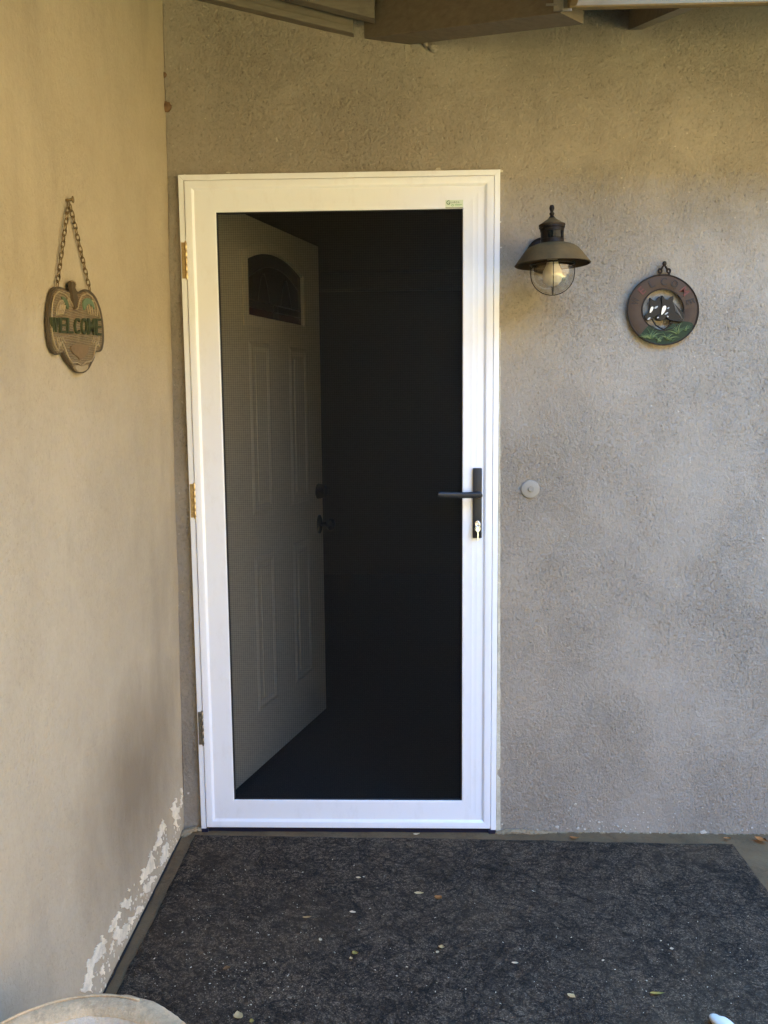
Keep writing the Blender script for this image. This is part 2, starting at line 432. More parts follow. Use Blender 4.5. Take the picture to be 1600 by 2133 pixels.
box(bm, .012, .03, WY+.004, .165, -.1, 2.045); box(bm, .935, .953, WY+.004, .165, -.1, 2.045); box(bm, .012, .953, WY+.004, .165, 2.045, 2.07)
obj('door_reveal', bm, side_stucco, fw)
sw = thing('stucco_wall', 'smooth tan stucco wall on the left with the eagle plaque and peeling paint at its foot', 'wall', (0, 0, 0))
LX = lambda z, y: -.032-.0118*(2.5-z) + max(0., .6-z)*.02*min(1., max(0., -y/.8))
us = span((-6, -1.9, .15), (-1.9, .012, .014), (.012, .02, .008)); vv = span((-.2, -.014, .06), (-.014, 2.6, .016), (2.6, 3.0, .1))
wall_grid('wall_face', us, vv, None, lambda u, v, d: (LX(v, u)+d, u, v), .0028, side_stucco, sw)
# end of the left wing, turned away from the camera
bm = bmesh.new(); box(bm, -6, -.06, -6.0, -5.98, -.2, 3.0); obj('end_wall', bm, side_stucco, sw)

# bare plaster where the paint has peeled off the left wall (outlines read off the wall itself)
def peel(zs, Z0=(0, 1600), k=3.478):
    return [(Z0[0]+x/k, Z0[1]+y/k) for x, y in zs]
PE = [
 [(1275,215),(1283,255),(1297,330),(1300,430),(1288,425),(1275,365),(1250,350),(1244,310),(1258,265)],
 [(1325,140),(1328,180),(1316,230),(1312,290),(1305,270),(1308,210)],
 [(1352,178),(1374,176),(1376,188),(1354,190)],
 [(1182,365),(1190,400),(1185,470),(1165,560),(1130,600),(1115,600),(1135,540),(1150,480),(1162,420)],
 [(1215,540),(1222,570),(1236,590),(1225,640),(1205,655),(1185,690),(1165,715),(1172,660),(1178,600),(1200,560)],
 [(1105,600),(1112,640),(1122,660),(1110,740),(1090,760),(1070,780),(1040,820),(1020,850),(1020,790),(1045,720),(1065,740),(1080,680),(1090,630)],
 [(1130,780),(1120,830),(1060,905),(1040,890),(1050,850),(1075,830),(1095,800)],
 [(930,870),(945,880),(940,895),(926,890)],
 [(950,925),(952,960),(945,1000),(925,1025),(905,1010),(880,1015),(874,985),(900,970),(910,940),(925,965)],
 [(860,1040),(885,1050),(870,1085),(850,1110),(840,1150),(815,1185),(795,1190),(800,1140),(830,1090)],
 [(1040,1000),(1010,1060),(960,1130),(930,1130),(965,1070),(1000,1010)],
 [(915,1130),(945,1140),(950,1180),(900,1240),(870,1285),(850,1270),(855,1240),(825,1240),(815,1215),(835,1170),(850,1140),(880,1165)],
 [(820,1250),(822,1290),(805,1345),(797,1350),(808,1300)],
 [(745,1210),(770,1240),(775,1265),(760,1295),(755,1340),(720,1380),(690,1420),(680,1500),(672,1560),(668,1625),(588,1625),(605,1560),(630,1480),(640,1400),(680,1360),(690,1310),(715,1270)],
 [(745,1420),(752,1430),(748,1490),(738,1500)],
]
rp = random.Random(5)
for poly in PE:
    P = []
    for (px, py) in ragged(ragged(peel(poly), 3, .6, rp), 2, .9, rp):
        p = at(px, py, 0, -.05)
        for _ in range(3): p = at(px, py, 0, LX(p.z, p.y)+wall_d(p.y, p.z, .0028)+.0022)
        P.append(p)
    bm = bmesh.new(); prism(bm, P, (-.006, 0, 0)); obj('bare_plaster_patch', bm, plaster, sw)
bm = bmesh.new()
for _ in range(150):                                       # loose flecks between the patches
    y = rp.uniform(-.86, -.02); z = abs(rp.gauss(.045, .035))+SLAB+.004; q = rp.uniform(.0008, .0042)
    n = rp.randint(5, 8); xx = LX(z, y)+wall_d(y, z, .0028)+.002
    P = [Vector((xx, y+q*.8*cos(2*pi*k/n)*rp.uniform(.3, 1.4), z+q*1.3*sin(2*pi*k/n)*rp.uniform(.3, 1.4))) for k in range(n)]
    prism(bm, P, (-.004, 0, 0))
o = obj('plaster_fleck', bm, plaster, sw); o['kind'] = 'stuff'
# white chips at the foot of the front wall
bm = bmesh.new()
CH = [(350,238,20),(470,245,13),(510,252,12),(455,103,11),(421,126,6),(587,77,4),(332,165,6),(541,203,6),(596,210,9),(598,248,9),(886,240,9),(900,273,11),(1215,270,26),(1212,124,6),(1038,180,5),(1035,242,4),(1507,243,11),(1478,257,5),(1449,258,4),(405,246,5),(826,166,5),(950,195,3),(734,255,5),(709,236,6),(757,235,4),(690,215,3),(745,265,6),(1250,148,3),(860,152,4),(22,160,6),(18,222,7),(640,240,3),(560,262,4),(620,236,5),(680,250,3),(800,200,3),(770,210,3)]
for (X, Y, s) in CH:
    px, py = 1040+X*.35, 1640+Y*.35; n = rp.randint(6, 10)
    P = [at(px+.32*s*.8*cos(2*pi*k/n)*rp.uniform(.45, 1.35), py+.32*s*.5*sin(2*pi*k/n)*rp.uniform(.45, 1.35), 1, WY-.0035) for k in range(n)]
    prism(bm, P, (0, .008, 0))
for _ in range(60):
    px, py, s = rp.triangular(1080, 1600, 1250), rp.triangular(1660, 1738, 1732), rp.uniform(.4, 1.2)
    n = 5; P = [at(px+s*cos(2*pi*k/n)*rp.uniform(.4, 1.3), py+s*sin(2*pi*k/n)*rp.uniform(.4, 1.3), 1, WY-.003) for k in range(n)]
    prism(bm, P, (0, .006, 0))
for (px, py, s) in ((392, 1653, 3), (498, 362, 3), (475, 359, 4), (385, 364, 3), (1044, 355, 5), (912, 352, 6), (1044, 515, 3), (1042, 462, 3), (1590, 1121, 2.5)):
    n = 7; P = [at(px+s*cos(2*pi*k/n)*rp.uniform(.5, 1.3), py+.6*s*sin(2*pi*k/n)*rp.uniform(.5, 1.3), 1, WY-.004) for k in range(n)]
    prism(bm, P, (0, .008, 0))
o = obj('paint_chip', bm, chip, fw); o['kind'] = 'stuff'
# cream caulk bead down the right side of the frame
bm = bmesh.new(); L, R = [], []
for k in range(120):
    z = -.012+1.62*k/119; w = .0165*(1-.72*(k/119)**.8)+.0022*noise.noise(Vector((k*.37, 2, 0))); gap = .0022+.0012*noise.noise(Vector((k*.5, 0, 7)))
    if 13 < k < 16: w *= .35
    L.append((.9672+gap, WY-.006, z)); R.append((.9672+max(.004, w), WY-.0045, z))
vl = [bm.verts.new(p) for p in L]; vr = [bm.verts.new(p) for p in R]; vb = [bm.verts.new((p[0]+.001, WY+.004, p[2])) for p in R]; vc = [bm.verts.new((p[0], WY+.004, p[2])) for p in L]
for k in range(119):
    bm.faces.new((vl[k], vr[k], vr[k+1], vl[k+1])); bm.faces.new((vr[k], vb[k], vb[k+1], vr[k+1])); bm.faces.new((vl[k], vl[k+1], vc[k+1], vc[k]))
obj('caulk_bead', bm, caulk, fw)
# a bead of cracked filler up the inner corner of the two walls
bm = bmesh.new(); rng = random.Random(11)
for seg in ((2.28, 2.56), (1.9, 2.2), (.1, .34)):
    n = 30; pts = []; rad = []
    for k in range(n+1):
        z = seg[0]+(seg[1]-seg[0])*k/n
        pts.append((LX(z, 0)+.004+.0022*noise.noise(Vector((0, z*40, 1))), WY-.001, z)); rad.append(.0022+.0014*noise.noise(Vector((z*55, 4, 0))))
    tube(bm, pts, rad, 6)
obj('corner_filler', bm, front_stucco, fw, smooth=True)

# ------------------------------------------------------------------ dark room behind the door
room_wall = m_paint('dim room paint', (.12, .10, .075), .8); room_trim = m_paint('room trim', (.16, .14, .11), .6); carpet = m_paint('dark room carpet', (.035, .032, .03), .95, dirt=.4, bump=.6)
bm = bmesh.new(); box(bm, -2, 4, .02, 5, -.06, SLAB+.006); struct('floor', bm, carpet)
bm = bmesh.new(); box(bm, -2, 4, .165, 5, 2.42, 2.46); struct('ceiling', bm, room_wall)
rw = thing('room_wall', 'dark interior walls seen through the black screen', 'wall', (0, 0, 0))
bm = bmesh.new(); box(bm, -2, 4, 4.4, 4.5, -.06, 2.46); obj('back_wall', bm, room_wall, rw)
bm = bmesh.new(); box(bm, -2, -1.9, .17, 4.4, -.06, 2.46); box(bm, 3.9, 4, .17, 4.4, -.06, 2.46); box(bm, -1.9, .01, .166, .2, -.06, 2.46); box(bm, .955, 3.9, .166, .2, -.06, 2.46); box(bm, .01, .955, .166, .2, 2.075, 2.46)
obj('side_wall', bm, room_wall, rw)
bm = bmesh.new(); box(bm, -1.9, 3.9, 4.34, 4.4, 2.26, 2.415, .02); obj('crown_moulding', bm, room_trim, rw)

# ------------------------------------------------------------------ porch roof
roof = thing('porch_roof', 'low sloping porch roof with a brown valley beam, rafters and cream fascia above the door', 'roof', (0, 0, 0))
EZ, EX, EY, SL = 2.445, 1.072, -.5, .31
zf = lambda y: EZ+SL*(y-EY); zl = lambda x: EZ+SL*(EX-x)
def slab_poly(name, pts, mat, th=.03):
    bm = bmesh.new(); prism(bm, [Vector(p)+Vector((0, 0, th)) for p in pts], (0, 0, -th)); return obj(name, bm, mat, roof)
b = 5.5
slab_poly('roof_deck', [(EX, EY, EZ), (7, EY, EZ), (7, EY+b, zf(EY+b)), (EX-b, EY+b, zf(EY+b))], deck_mat)
slab_poly('roof_deck', [(EX, -6.6, EZ), (EX, EY, EZ), (EX-b, EY+b, zl(EX-b)), (EX-b, -6.6, zl(EX-b))], deck_mat)
# shingles above, a little larger than the deck
slab_poly('shingle_layer', [(EX-.02, EY-.03, EZ+.03), (7, EY-.03, EZ+.03), (7, EY+b, zf(EY+b)+.034), (EX-b, EY+b, zf(EY+b)+.034)], shingle, .012)
slab_poly('shingle_layer', [(EX+.03, -6.63, EZ+.03), (EX+.03, EY-.03, EZ+.03), (EX-b, EY+b, zl(EX-b)+.036), (EX-b, -6.63, zl(EX-b)+.036)], shingle, .012)
# fascia of the front eave and of the left wing
bm = bmesh.new(); box(bm, EX+.002, 7, EY-.022, EY, 2.305, EZ+.02, .003); obj('fascia', bm, fascia_mat, roof)
bm = bmesh.new(); box(bm, EX-.0, EX+.02, -6.6, EY-.024, 2.305, EZ+.02, .003); obj('fascia', bm, fascia_mat, roof)
# rafter tails of the front eave
def front_rafter(x, w=.04):
    bm = bmesh.new()
    prism(bm, [(x-w/2, .02, 2.462), (x-w/2, EY+.001, 2.306), (x-w/2, EY+.001, EZ), (x-w/2, .02, zf(.02))], (w, 0, 0))
    return obj('rafter', bm, beam_grey, roof)
for x in (1.36, 1.97, 2.58, 3.19, 3.8, 4.41): front_rafter(x)
# rafters of the left wing run across to its eave
def wing_rafter(y, th=.04):
    P = []
    za = lambda x: 2.472-.262*(x-.598)
    x0, x1 = -.04, (.60 if y > -.2 else EX)
    bm = bmesh.new(); prism(bm, [(x0, y, za(x0)), (x1, y, za(x1)), (x1, y, zl(x1)), (x0, y, zl(x0))], (0, th, 0)); return obj('rafter', bm, beam_grey, roof)
wing_rafter(-.075)
for k in range(1, 9): wing_rafter(-.075-.61*k-.3)
# moulding against the wall under the first rafter
bm = bmesh.new(); zt = lambda x: 2.456-.2455*(x-.533)
x0, x1 = -.04, .535
prism(bm, [(x0, -.018, zt(x0)), (x1, -.018, zt(x1)), (x1, -.018, zt(x1)+.020), (x0, -.018, zt(x0)+.020)], (0, .034, 0), .003)
prism(bm, [(x0, -.008, zt(x0)+.0205), (x1, -.008, zt(x1)+.0205), (x1, -.008, zt(x1)+.2), (x0, -.008, zt(x0)+.2)], (0, .024, 0))
obj('wall_moulding', bm, beam_grey, roof)
# valley beam out of the wall at 45 degrees to the corner of the two eaves
A = Vector((.56, .02, 2.458)); B = Vector((EX-.012, EY+.012, 2.306))
d = (B-A); dh = Vector((d.x, d.y, 0)).normalized(); nrm = Vector((-dh.y, dh.x, 0))          # nrm points to the right/back
wv = .095
bm = bmesh.new(); lo = [A-dh*.02, B, B+Vector((0, 0, .135)), A-dh*.02+Vector((0, 0, .14))]
prism(bm, lo, nrm*wv, .002); obj('valley_beam', bm, beam_brown, roof)
bm = bmesh.new(); rng = random.Random(2)                 # mortar dab where the beam enters the wall
for k in range(16):
    c = (.70+.0055*k*.9+rng.uniform(-.004, .004), .006, 2.452-.0016*k+rng.uniform(-.004, .006)-(.018 if k > 9 else 0)*(k-9)/6); sphere(bm, c, rng.uniform(.006, .012), 1.3, .9, .8, 9, 6, .5)
o = obj('mortar_dab', bm, front_stucco, roof, smooth=True)
bm = bmesh.new(); c = at(1163, 12, 1, EY-.03)             # bent metal clip at the corner of the eaves
box(bm, c.x-.012, c.x+.012, EY-.036, EY-.033, c.z-.014, c.z+.06, .001); box(bm, c.x-.03, c.x-.004, EY-.040, EY-.037, c.z-.003, c.z+.002, .0005); box(bm, c.x+.006, c.x+.03, EY-.041, EY-.036, c.z-.016, c.z-.010, .001)
obj('corner_clip', bm, steel_worn, roof)

# ------------------------------------------------------------------ unseen houses added beyond the porch: block low sky, bounce warm light
tan_block = m_paint('dark brown blocker', (.13, .095, .055), .9, dirt=.2)
for (x0, x1, y0, y1, hh, lab) in ((8.6, 15, -14, 9, 6.6, 'long unseen brown house block added to hide the low sky, right of the yard'), (-9, 8.4, -20, -13.5, 8.0, 'unseen brown house block added to hide the low sky, far side of the yard')):
    nh = thing('sky_blocker', lab, 'house', (0, 0, 0))
    bm = bmesh.new(); box(bm, x0, x1, y0, y1, -.16, hh); obj('blocker_wall', bm, tan_block, nh)
    bm = bmesh.new(); box(bm, x0-.3, x1+.3, y0-.3, y1+.3, hh+.002, hh+.15); obj('blocker_roof', bm, shingle, nh)

# ------------------------------------------------------------------ white security screen door
sdoor = thing('screen_door', 'white metal security screen door with a black mesh panel, closed in the doorway', 'screen door', (0, 0, 0))
def member(name, rect, prof, side, mat, parent, y_add=0.0):
    """One mitred side of a frame: prof = [(inset, y)] outline, closed."""
    X0, X1, Z0, Z1 = rect; bm = bmesh.new(); ends = []
    for end in (0, 1):
        ring = []
        for (i, y) in prof:
            if side == 'left': p = (X0+i, y, (Z0+i) if end == 0 else (Z1-i))
            if side == 'right': p = (X1-i, y, (Z0+i) if end == 0 else (Z1-i))
            if side == 'top': p = ((X0+i) if end == 0 else (X1-i), y, Z1-i)
            if side == 'bottom': p = ((X0+i) if end == 0 else (X1-i), y, Z0+i)
            ring.append(bm.verts.new(p))
        ends.append(ring)
    n = len(prof)
    for k in range(n): bm.faces.new((ends[0][k], ends[0][(k+1) % n], ends[1][(k+1) % n], ends[1][k]))
    bm.faces.new(ends[0]); bm.faces.new(ends[1])
    return obj(name, bm, mat, parent, smooth=True, angle=32)
# outer jamb (three sides)
JR = (0, .9672, -.30, 2.07)
jp = [(.001, WY+.012), (.0, WY), (.0, -.0005), (.0012, -.002), (.0155, -.002), (.0168, -.001), (.0168, .012), (.019, .014), (.03, .014), (.03, WY+.012)]
def jamb(side, cut=False):
    X0, X1, Z0, Z1 = JR; bm = bmesh.new(); ends = []
    for end in (0, 1):
        ring = []
        for (i, y) in jp:
            if side == 'left': p = (X0+i, y, -.002 if end == 0 else Z1-i)
            if side == 'right': p = (X1-i, y, -.002 if end == 0 else Z1-i)
            if side == 'top': p = ((X0+i+.0006) if end == 0 else (X1-i-.0006), y, Z1-i)
            ring.append(bm.verts.new(p))
        ends.append(ring)
    n = len(jp)
    for k in range(n): bm.faces.new((ends[0][k], ends[0][(k+1) % n], ends[1][(k+1) % n], ends[1][k]))
    bm.faces.new(ends[0]); bm.faces.new(ends[1])
    return obj('jamb', bm, white_alu, sdoor, smooth=True, angle=32)
for s in ('left', 'right', 'top'): jamb(s)
# leaf: raised lip, sloped step, flat stile, rolled inner edge
LR = (.0190, .9485, .0035, 2.0515)
lp = [(0, .018), (0, -.004), (.0012, -.0055), (.0195, -.0055), (.0212, -.0047), (.0262, .0004), (.0275, .0009), (.0290, .001), (.0330, .001), (.0860, .001), (.0895, .001), (.0915, .0022), (.0922, .0045), (.0922, .018)]
member('hinge_stile', LR, lp, 'left', white_alu, sdoor); lpr = lp[:9]+[(.042, .001), (.0445, .0007), (.047, .001), (.058, .001), (.0605, .0007), (.063, .001)]+lp[9:]
member('lock_stile', LR, lpr, 'right', white_alu, sdoor)
member('top_rail', LR, lp, 'top', white_alu, sdoor); 
lpb = [(i*1.08 if i > .03 else i*1.02, y) for i, y in lp]
member('bottom_rail', LR, lp, 'bottom', white_alu, sdoor)
# spline (black gasket) and mesh
OX0, OX1, OZ0, OZ1 = LR[0]+.0922, LR[1]-.0922, LR[2]+.0922, LR[3]-.0922
gp = [(0, .0165), (0, .0045), (.0032, .0065), (.0036, .0165)]
for s in ('left', 'right', 'top', 'bottom'): member('gasket', (OX0, OX1, OZ0, OZ1), gp, s, rubber, sdoor)
bm = bmesh.new(); bm.faces.new([bm.verts.new(p) for p in ((OX0, .011, OZ0), (OX1, .011, OZ0), (OX1, .011, OZ1), (OX0, .011, OZ1))])
obj('mesh_screen', bm, screen_mat, sdoor)
# threshold and frame feet
bm = bmesh.new(); box(bm, .004, .962, .004, .05, SLAB-.002, .0015, .001); obj('threshold', bm, dark_sill, sdoor)
for x in (.001, .943): 
    bm = bmesh.new(); box(bm, x, x+.022, -.004, .003, SLAB-.001, -.0025, .001); obj('jamb_foot', bm, dark_sill, sdoor)
# three butt hinges
def hinge(z0, z1, mat):
    bm = bmesh.new(); n = 5; L = z1-z0
    for k in range(n):
        a, c = z0+L*k/n+.0008, z0+L*(k+1)/n-.0008
        lathe(bm, [(.0, a), (.0042, a), (.0046, a+.0006), (.0046, c-.0006), (.0042, c), (0, c)], 12, (.0172, -.0035, 0))
    o = obj('hinge', bm, mat, sdoor, smooth=True, angle=40)
    bm = bmesh.new(); box(bm, .0035, .0165, -.0040, -.0021, z0, z1, .0004); obj('hinge_leaf', bm, mat, o)
    bm = bmesh.new(); lathe(bm, [(0, z0-.004), (.003, z0-.0035), (.003, z1+.0035), (0, z1+.004)], 10, (.0172, -.0035, 0)); obj('hinge_pin', bm, mat, o, smooth=True, angle=40)
    for k in range(3):
        bm = bmesh.new(); lathe(bm, [(.0, 0), (.0024, .0), (.0018, .0009), (0, .0012)], 10); 
        for v in bm.verts: v.co = Vector((.009+v.co.x, -.0040-v.co.z, z0+L*(k+.5)/3+v.co.y))
        obj('screw', bm, mat, o, smooth=True)
hinge(1.765, 1.872, brass); hinge(1.030, 1.136, brass); hinge(.286, .396, steel_worn)
# handle set
HY = .001
bm = bmesh.new(); box(bm, .8885, .9165, HY-.011, HY-.0002, .961, 1.180, .0022, 2); hs = obj('handle_plate', bm, black_alu, sdoor, smooth=True, angle=35)
bm = bmesh.new(); lathe(bm, [(0, 0), (.0098, 0), (.0098, .030), (.0088, .034), (0, .034)], 18)
for v in bm.verts: v.co = Vector((.9065+v.co.x, HY-.010-v.co.z, 1.0985+v.co.y))
obj('handle_neck', bm, black_alu, hs, smooth=True, angle=40)
bm = bmesh.new(); pts, ws = [], []
for k in range(19):
    t = k/18; x = .9135-.133*t; y = HY-.040-.011*t*t+.004*t; z = 1.1000+.0030*t*t-.001*sin(t*3)
    pts.append((x, y, z)); ws.append(.0088+.0012*(1-t) if 0 < k < 18 else .0074)
rings = []
for (x, y, z), w in zip(pts, ws):
    prof = [(-.0055, -.7), (-.0055, .55), (-.0035, .92), (0, 1), (.005, .8), (.005, -.8), (0, -1), (-.0035, -.95)]
    rings.append([bm.verts.new((x, y+a, z+w*bz)) for a, bz in prof])
for a, c in zip(rings, rings[1:]):
    for k in range(8): bm.faces.new((a[k], a[(k+1) % 8], c[(k+1) % 8], c[k]))
bm.faces.new(rings[0]); bm.faces.new(rings[-1]); obj('lever', bm, black_alu, hs, smooth=True, angle=50)
bm = bmesh.new(); pr = [(.0085*cos(pi*k/10), .0085*sin(pi*k/10)+.008) for k in range(11)] + [(-.0048, -.004), (-.0048, -.012), (0, -.015), (.0048, -.012), (.0048, -.004)]
prism(bm, [(.9025+a, HY-.0155, 1.000+c) for a, c in pr], (0, .006, 0), .0006); obj('lock_cylinder', bm, chrome, hs, smooth=True, angle=30)
for (x, z) in ((.9025, 1.172),):
    pass
# sticker
bm = bmesh.new(); P0 = at(928, 417, 1, .0006)
sx0, sx1, sz0, sz1 = .8042, .8572, 1.9605, 1.9845
bm.faces.new([bm.verts.new(p) for p in ((sx0, .0004, sz0), (sx1, .0004, sz0), (sx1, .0004, sz1), (sx0, .0004, sz1))])
st = obj('sticker', bm, m_paint('pale green label film', (.62, .68, .50), .35), sdoor)
green = m_paint('dark green print', (.035, .10, .03), .5); lgreen = m_paint('light green print', (.16, .38, .12), .5)
letter('letter', 'G', lambda a, c: (sx0+.003+a*.0105, .0000, sz1-.0135+c*.0120), (0, .0003, 0), green, st, .02, depth=False)
for k, ch in enumerate('UARDA'):
    letter('letter', ch, lambda a, c, k=k: (sx0+.0150+.0056*k+a*.0044, .0000, sz1-.0098+c*.0056), (0, .0003, 0), green, st, .0, depth=False)
bm = bmesh.new(); rr = [(.0035*cos(2*pi*k/20), .0035*sin(2*pi*k/20)) for k in range(20)]; ri = [(.0022*cos(2*pi*k/20), .0022*sin(2*pi*k/20)) for k in range(20)]
vo = [bm.verts.new((sx0+.0215+a, .0000, sz0+.0085+c)) for a, c in rr]; vi = [bm.verts.new((sx0+.0215+a, .0000, sz0+.0085+c)) for a, c in ri]
for k in range(20): bm.faces.new((vo[k], vo[(k+1) % 20], vi[(k+1) % 20], vi[k]))
bm.faces.new([bm.verts.new(p) for p in ((sx0+.028, 0, sz0+.0095), (sx0+.0495, 0, sz0+.0095), (sx0+.0495, 0, sz0+.0110), (sx0+.028, 0, sz0+.0110))])
bm.faces.new([bm.verts.new(p) for p in ((sx0+.028, 0, sz0+.0062), (sx0+.044, 0, sz0+.0062), (sx0+.044, 0, sz0+.0070), (sx0+.028, 0, sz0+.0070))])
obj('emblem', bm, lgreen, st)
bm = bmesh.new(); bm.faces.new([bm.verts.new(p) for p in ((sx0+.0005, 0, sz0+.0003), (sx1-.0005, 0, sz0+.0003), (sx1-.0005, 0, sz0+.0024), (sx0+.0005, 0, sz0+.0024))]); obj('stripe', bm, m_paint('grey print', (.25, .25, .2), .5), st)

# keys hanging in the lock
key = thing('key', 'small silver key and ring hanging from the lock of the black door handle', 'key', (.9025, -.016, 1.006))
bm = bmesh.new(); ring = []
tube(bm, [(.0068*cos(2*pi*k/20), -.010+.0015*sin(2*pi*k/20), .001+.0068*sin(2*pi*k/20)) for k in range(20)], .0019, 8, True); tube(bm, [(0, .004, 0), (0, -.004, 0)], .0016, 8)
obj('key_bow', bm, chrome, key, smooth=True)
bm = bmesh.new(); tube(bm, [(.0082*cos(2*pi*k/24), -.012, -.0125+.0088*sin(2*pi*k/24)) for k in range(24)], .0009, 6, True); obj('key_ring', bm, chrome, key, smooth=True)
bm = bmesh.new(); prism(bm, [(a, -.014, c-.019) for a, c in ((-.005, .010), (0, .013), (.005, .010), (.0055, .003), (.002, -.004), (.0016, -.009), (.0024, -.010), (.0018, -.005), (.0026, -.015), (.0016, -.018), (.002, -.022), (.0004, -.030), (-.0012, -.030), (-.0014, -.004), (-.0055, .003))], (0, .002, 0)); obj('key_blade', bm, chrome, key)

# ------------------------------------------------------------------ entry door standing open inside
TH = math.atan2(.88, .252)
ed = thing('entry_door', 'pale panelled entry door with an arched window, standing open behind the screen', 'door', (.05, .15, .03), TH)
door_white = m_paint('entry door paint', (.60, .52, .38), .5, dirt=.1)
Lw, Hh = .953, 2.008
U0, U1, V0, V1, VA = .274, .770, 1.668, 1.856, 1.905    # window opening: sides, foot, spring, crown
def arc(u0, u1, vs_, va, n=16, rev=False):
    out = []
    for k in range(n+1):
        t = k/n; out.append((u0+(u1-u0)*t, vs_+(va-vs_)*(1-(2*t-1)**2)))
    return out[::-1] if rev else out
bm = bmesh.new()
box(bm, .01, U0, 0, .042, 0, Hh); box(bm, U1, Lw, 0, .042, 0, Hh); box(bm, U0, U1, 0, .042, 0, V0)
prism(bm, [(u, 0, v) for u, v in arc(U0, U1, V1, VA)] + [(U1, 0, Hh), (U0, 0, Hh)], (0, .042, 0))
obj('door_slab', bm, door_white, ed)
def rim(u0, u1, v0, v1, va, w, y0, y1):
    bm = bmesh.new()
    inn = [(u0, v0), (u1, v0)] + arc(u0, u1, v1, va, rev=True); out = [(u0-w, v0-w), (u1+w, v0-w)] + arc(u0-w, u1+w, v1+w*.6, va+w, rev=True)
    mid = [((a[0]+c[0])/2, (a[1]+c[1])/2) for a, c in zip(inn, out)]
    R = [[bm.verts.new((u, y, v)) for u, v in q] for q, y in ((out, y1), (out, y0*.55), (mid, y0), (inn, y0*.8), (inn, y1))]
    n = len(inn)
    for a, c in zip(R, R[1:]):
        for k in range(n): bm.faces.new((a[k], a[(k+1) % n], c[(k+1) % n], c[k]))
    return bm
obj('window_moulding', rim(U0-.004, U1+.004, V0-.004, V1+.004, VA+.004, .036, -.010, .002), door_white, ed, smooth=True, angle=30)
glassd = NT('dark leaded glass'); glassd = glassd.done((.012, .012, .012), .12, spec=.5)
bm = bmesh.new(); prism(bm, [(U0-.002, .006, V0-.002), (U1+.002, .006, V0-.002)] + [(u, .006, v) for u, v in arc(U0-.002, U1+.002, V1, VA, rev=True)], (0, .008, 0)); gl = obj('pane', bm, glassd, ed)
came = m_metal('lead came', (.10, .095, .09), .5)
bm = bmesh.new()
tube(bm, [(U0+.005, .005, V0+.055), (U1-.005, .005, V0+.055)], .0026, 6); tube(bm, [(U0+.005, .005, V0+.028), (U1-.005, .005, V0+.028)], .0022, 6)
um = (U0+U1)/2
tube(bm, [(um-.02, .005, V0+.002), (um-.02, .005, V0+.055)], .002, 6); tube(bm, [(um+.02, .005, V0+.002), (um+.02, .005, V0+.055)], .002, 6)
tube(bm, [(u, .005, v-.035) for u, v in arc(U0+.03, U1-.03, V1-.02, VA-.01)], .002, 6)
for k in (-1, 1):
    tube(bm, [(um+k*(.05+.10*t), .005, V0+.06+.10*sin(pi*t)) for t in [i/10 for i in range(11)]], .002, 6)
obj('came', bm, came, gl, smooth=True)
red = m_paint('red glass inset', (.06, .006, .006), .2)
bm = bmesh.new(); box(bm, U0+.004, um-.022, .0045, .0056, V0+.004, V0+.026); box(bm, um+.022, U1-.004, .0045, .0056, V0+.004, V0+.026); obj('red_inset', bm, red, gl)
for (u0, u1, v0, v1) in ((.272, .452, .95, 1.578), (.622, .808, .95, 1.578), (.272, .452, .215, .80), (.622, .808, .215, .80)):
    bm = bmesh.new(); prf = [(0, .001), (.010, -.0030), (.020, -.0042), (.030, -.0020), (.040, .0009)]
    R = [[bm.verts.new((a, y, c)) for a, c in ((u0+i, v0+i), (u1-i, v0+i), (u1-i, v1-i), (u0+i, v1-i))] for i, y in prf]
    for a, c in zip(R, R[1:]):
        for k in range(4): bm.faces.new((a[k], a[(k+1) % 4], c[(k+1) % 4], c[k]))
    p = obj('panel_moulding', bm, door_white, ed)
    bm = bmesh.new(); prism(bm, [(u0+.05, -.003, v0+.05), (u1-.05, -.003, v0+.05), (u1-.05, -.003, v1-.05), (u0+.05, -.003, v1-.05)], (0, .0025, 0), .0012); obj('panel_field', bm, door_white, p)
dbronze = m_paint('oil rubbed bronze', (.016, .013, .010), .5, spec=.1)
def turned(prof, u, v, n=20):
    bm = bmesh.new(); lathe(bm, prof, n)
    for w in bm.verts: w.co = Vector((u+w.co.x, -w.co.z, v+w.co.y))
    return bm
obj('deadbolt', turned([(0, 0), (.033, 0), (.032, .010), (.026, .030), (.024, .034), (0, .034)], .905, .981), dbronze, ed, smooth=True, angle=30)
k = obj('doorknob', turned([(0, .010), (.009, .010), (.009, .034), (.018, .040), (.0255, .052), (.0225, .066), (.010, .073), (0, .074)], .906, .838), dbronze, ed, smooth=True, angle=30)
bm = turned([(0, 0), (.030, 0), (.030, .006), (.024, .010), (0, .010)], 0, 0)
for w in bm.verts: w.co = Vector((.906+w.co.x*.85, w.co.y, .838+w.co.z*1.35))
obj('rosette', bm, dbronze, k, smooth=True, angle=30)

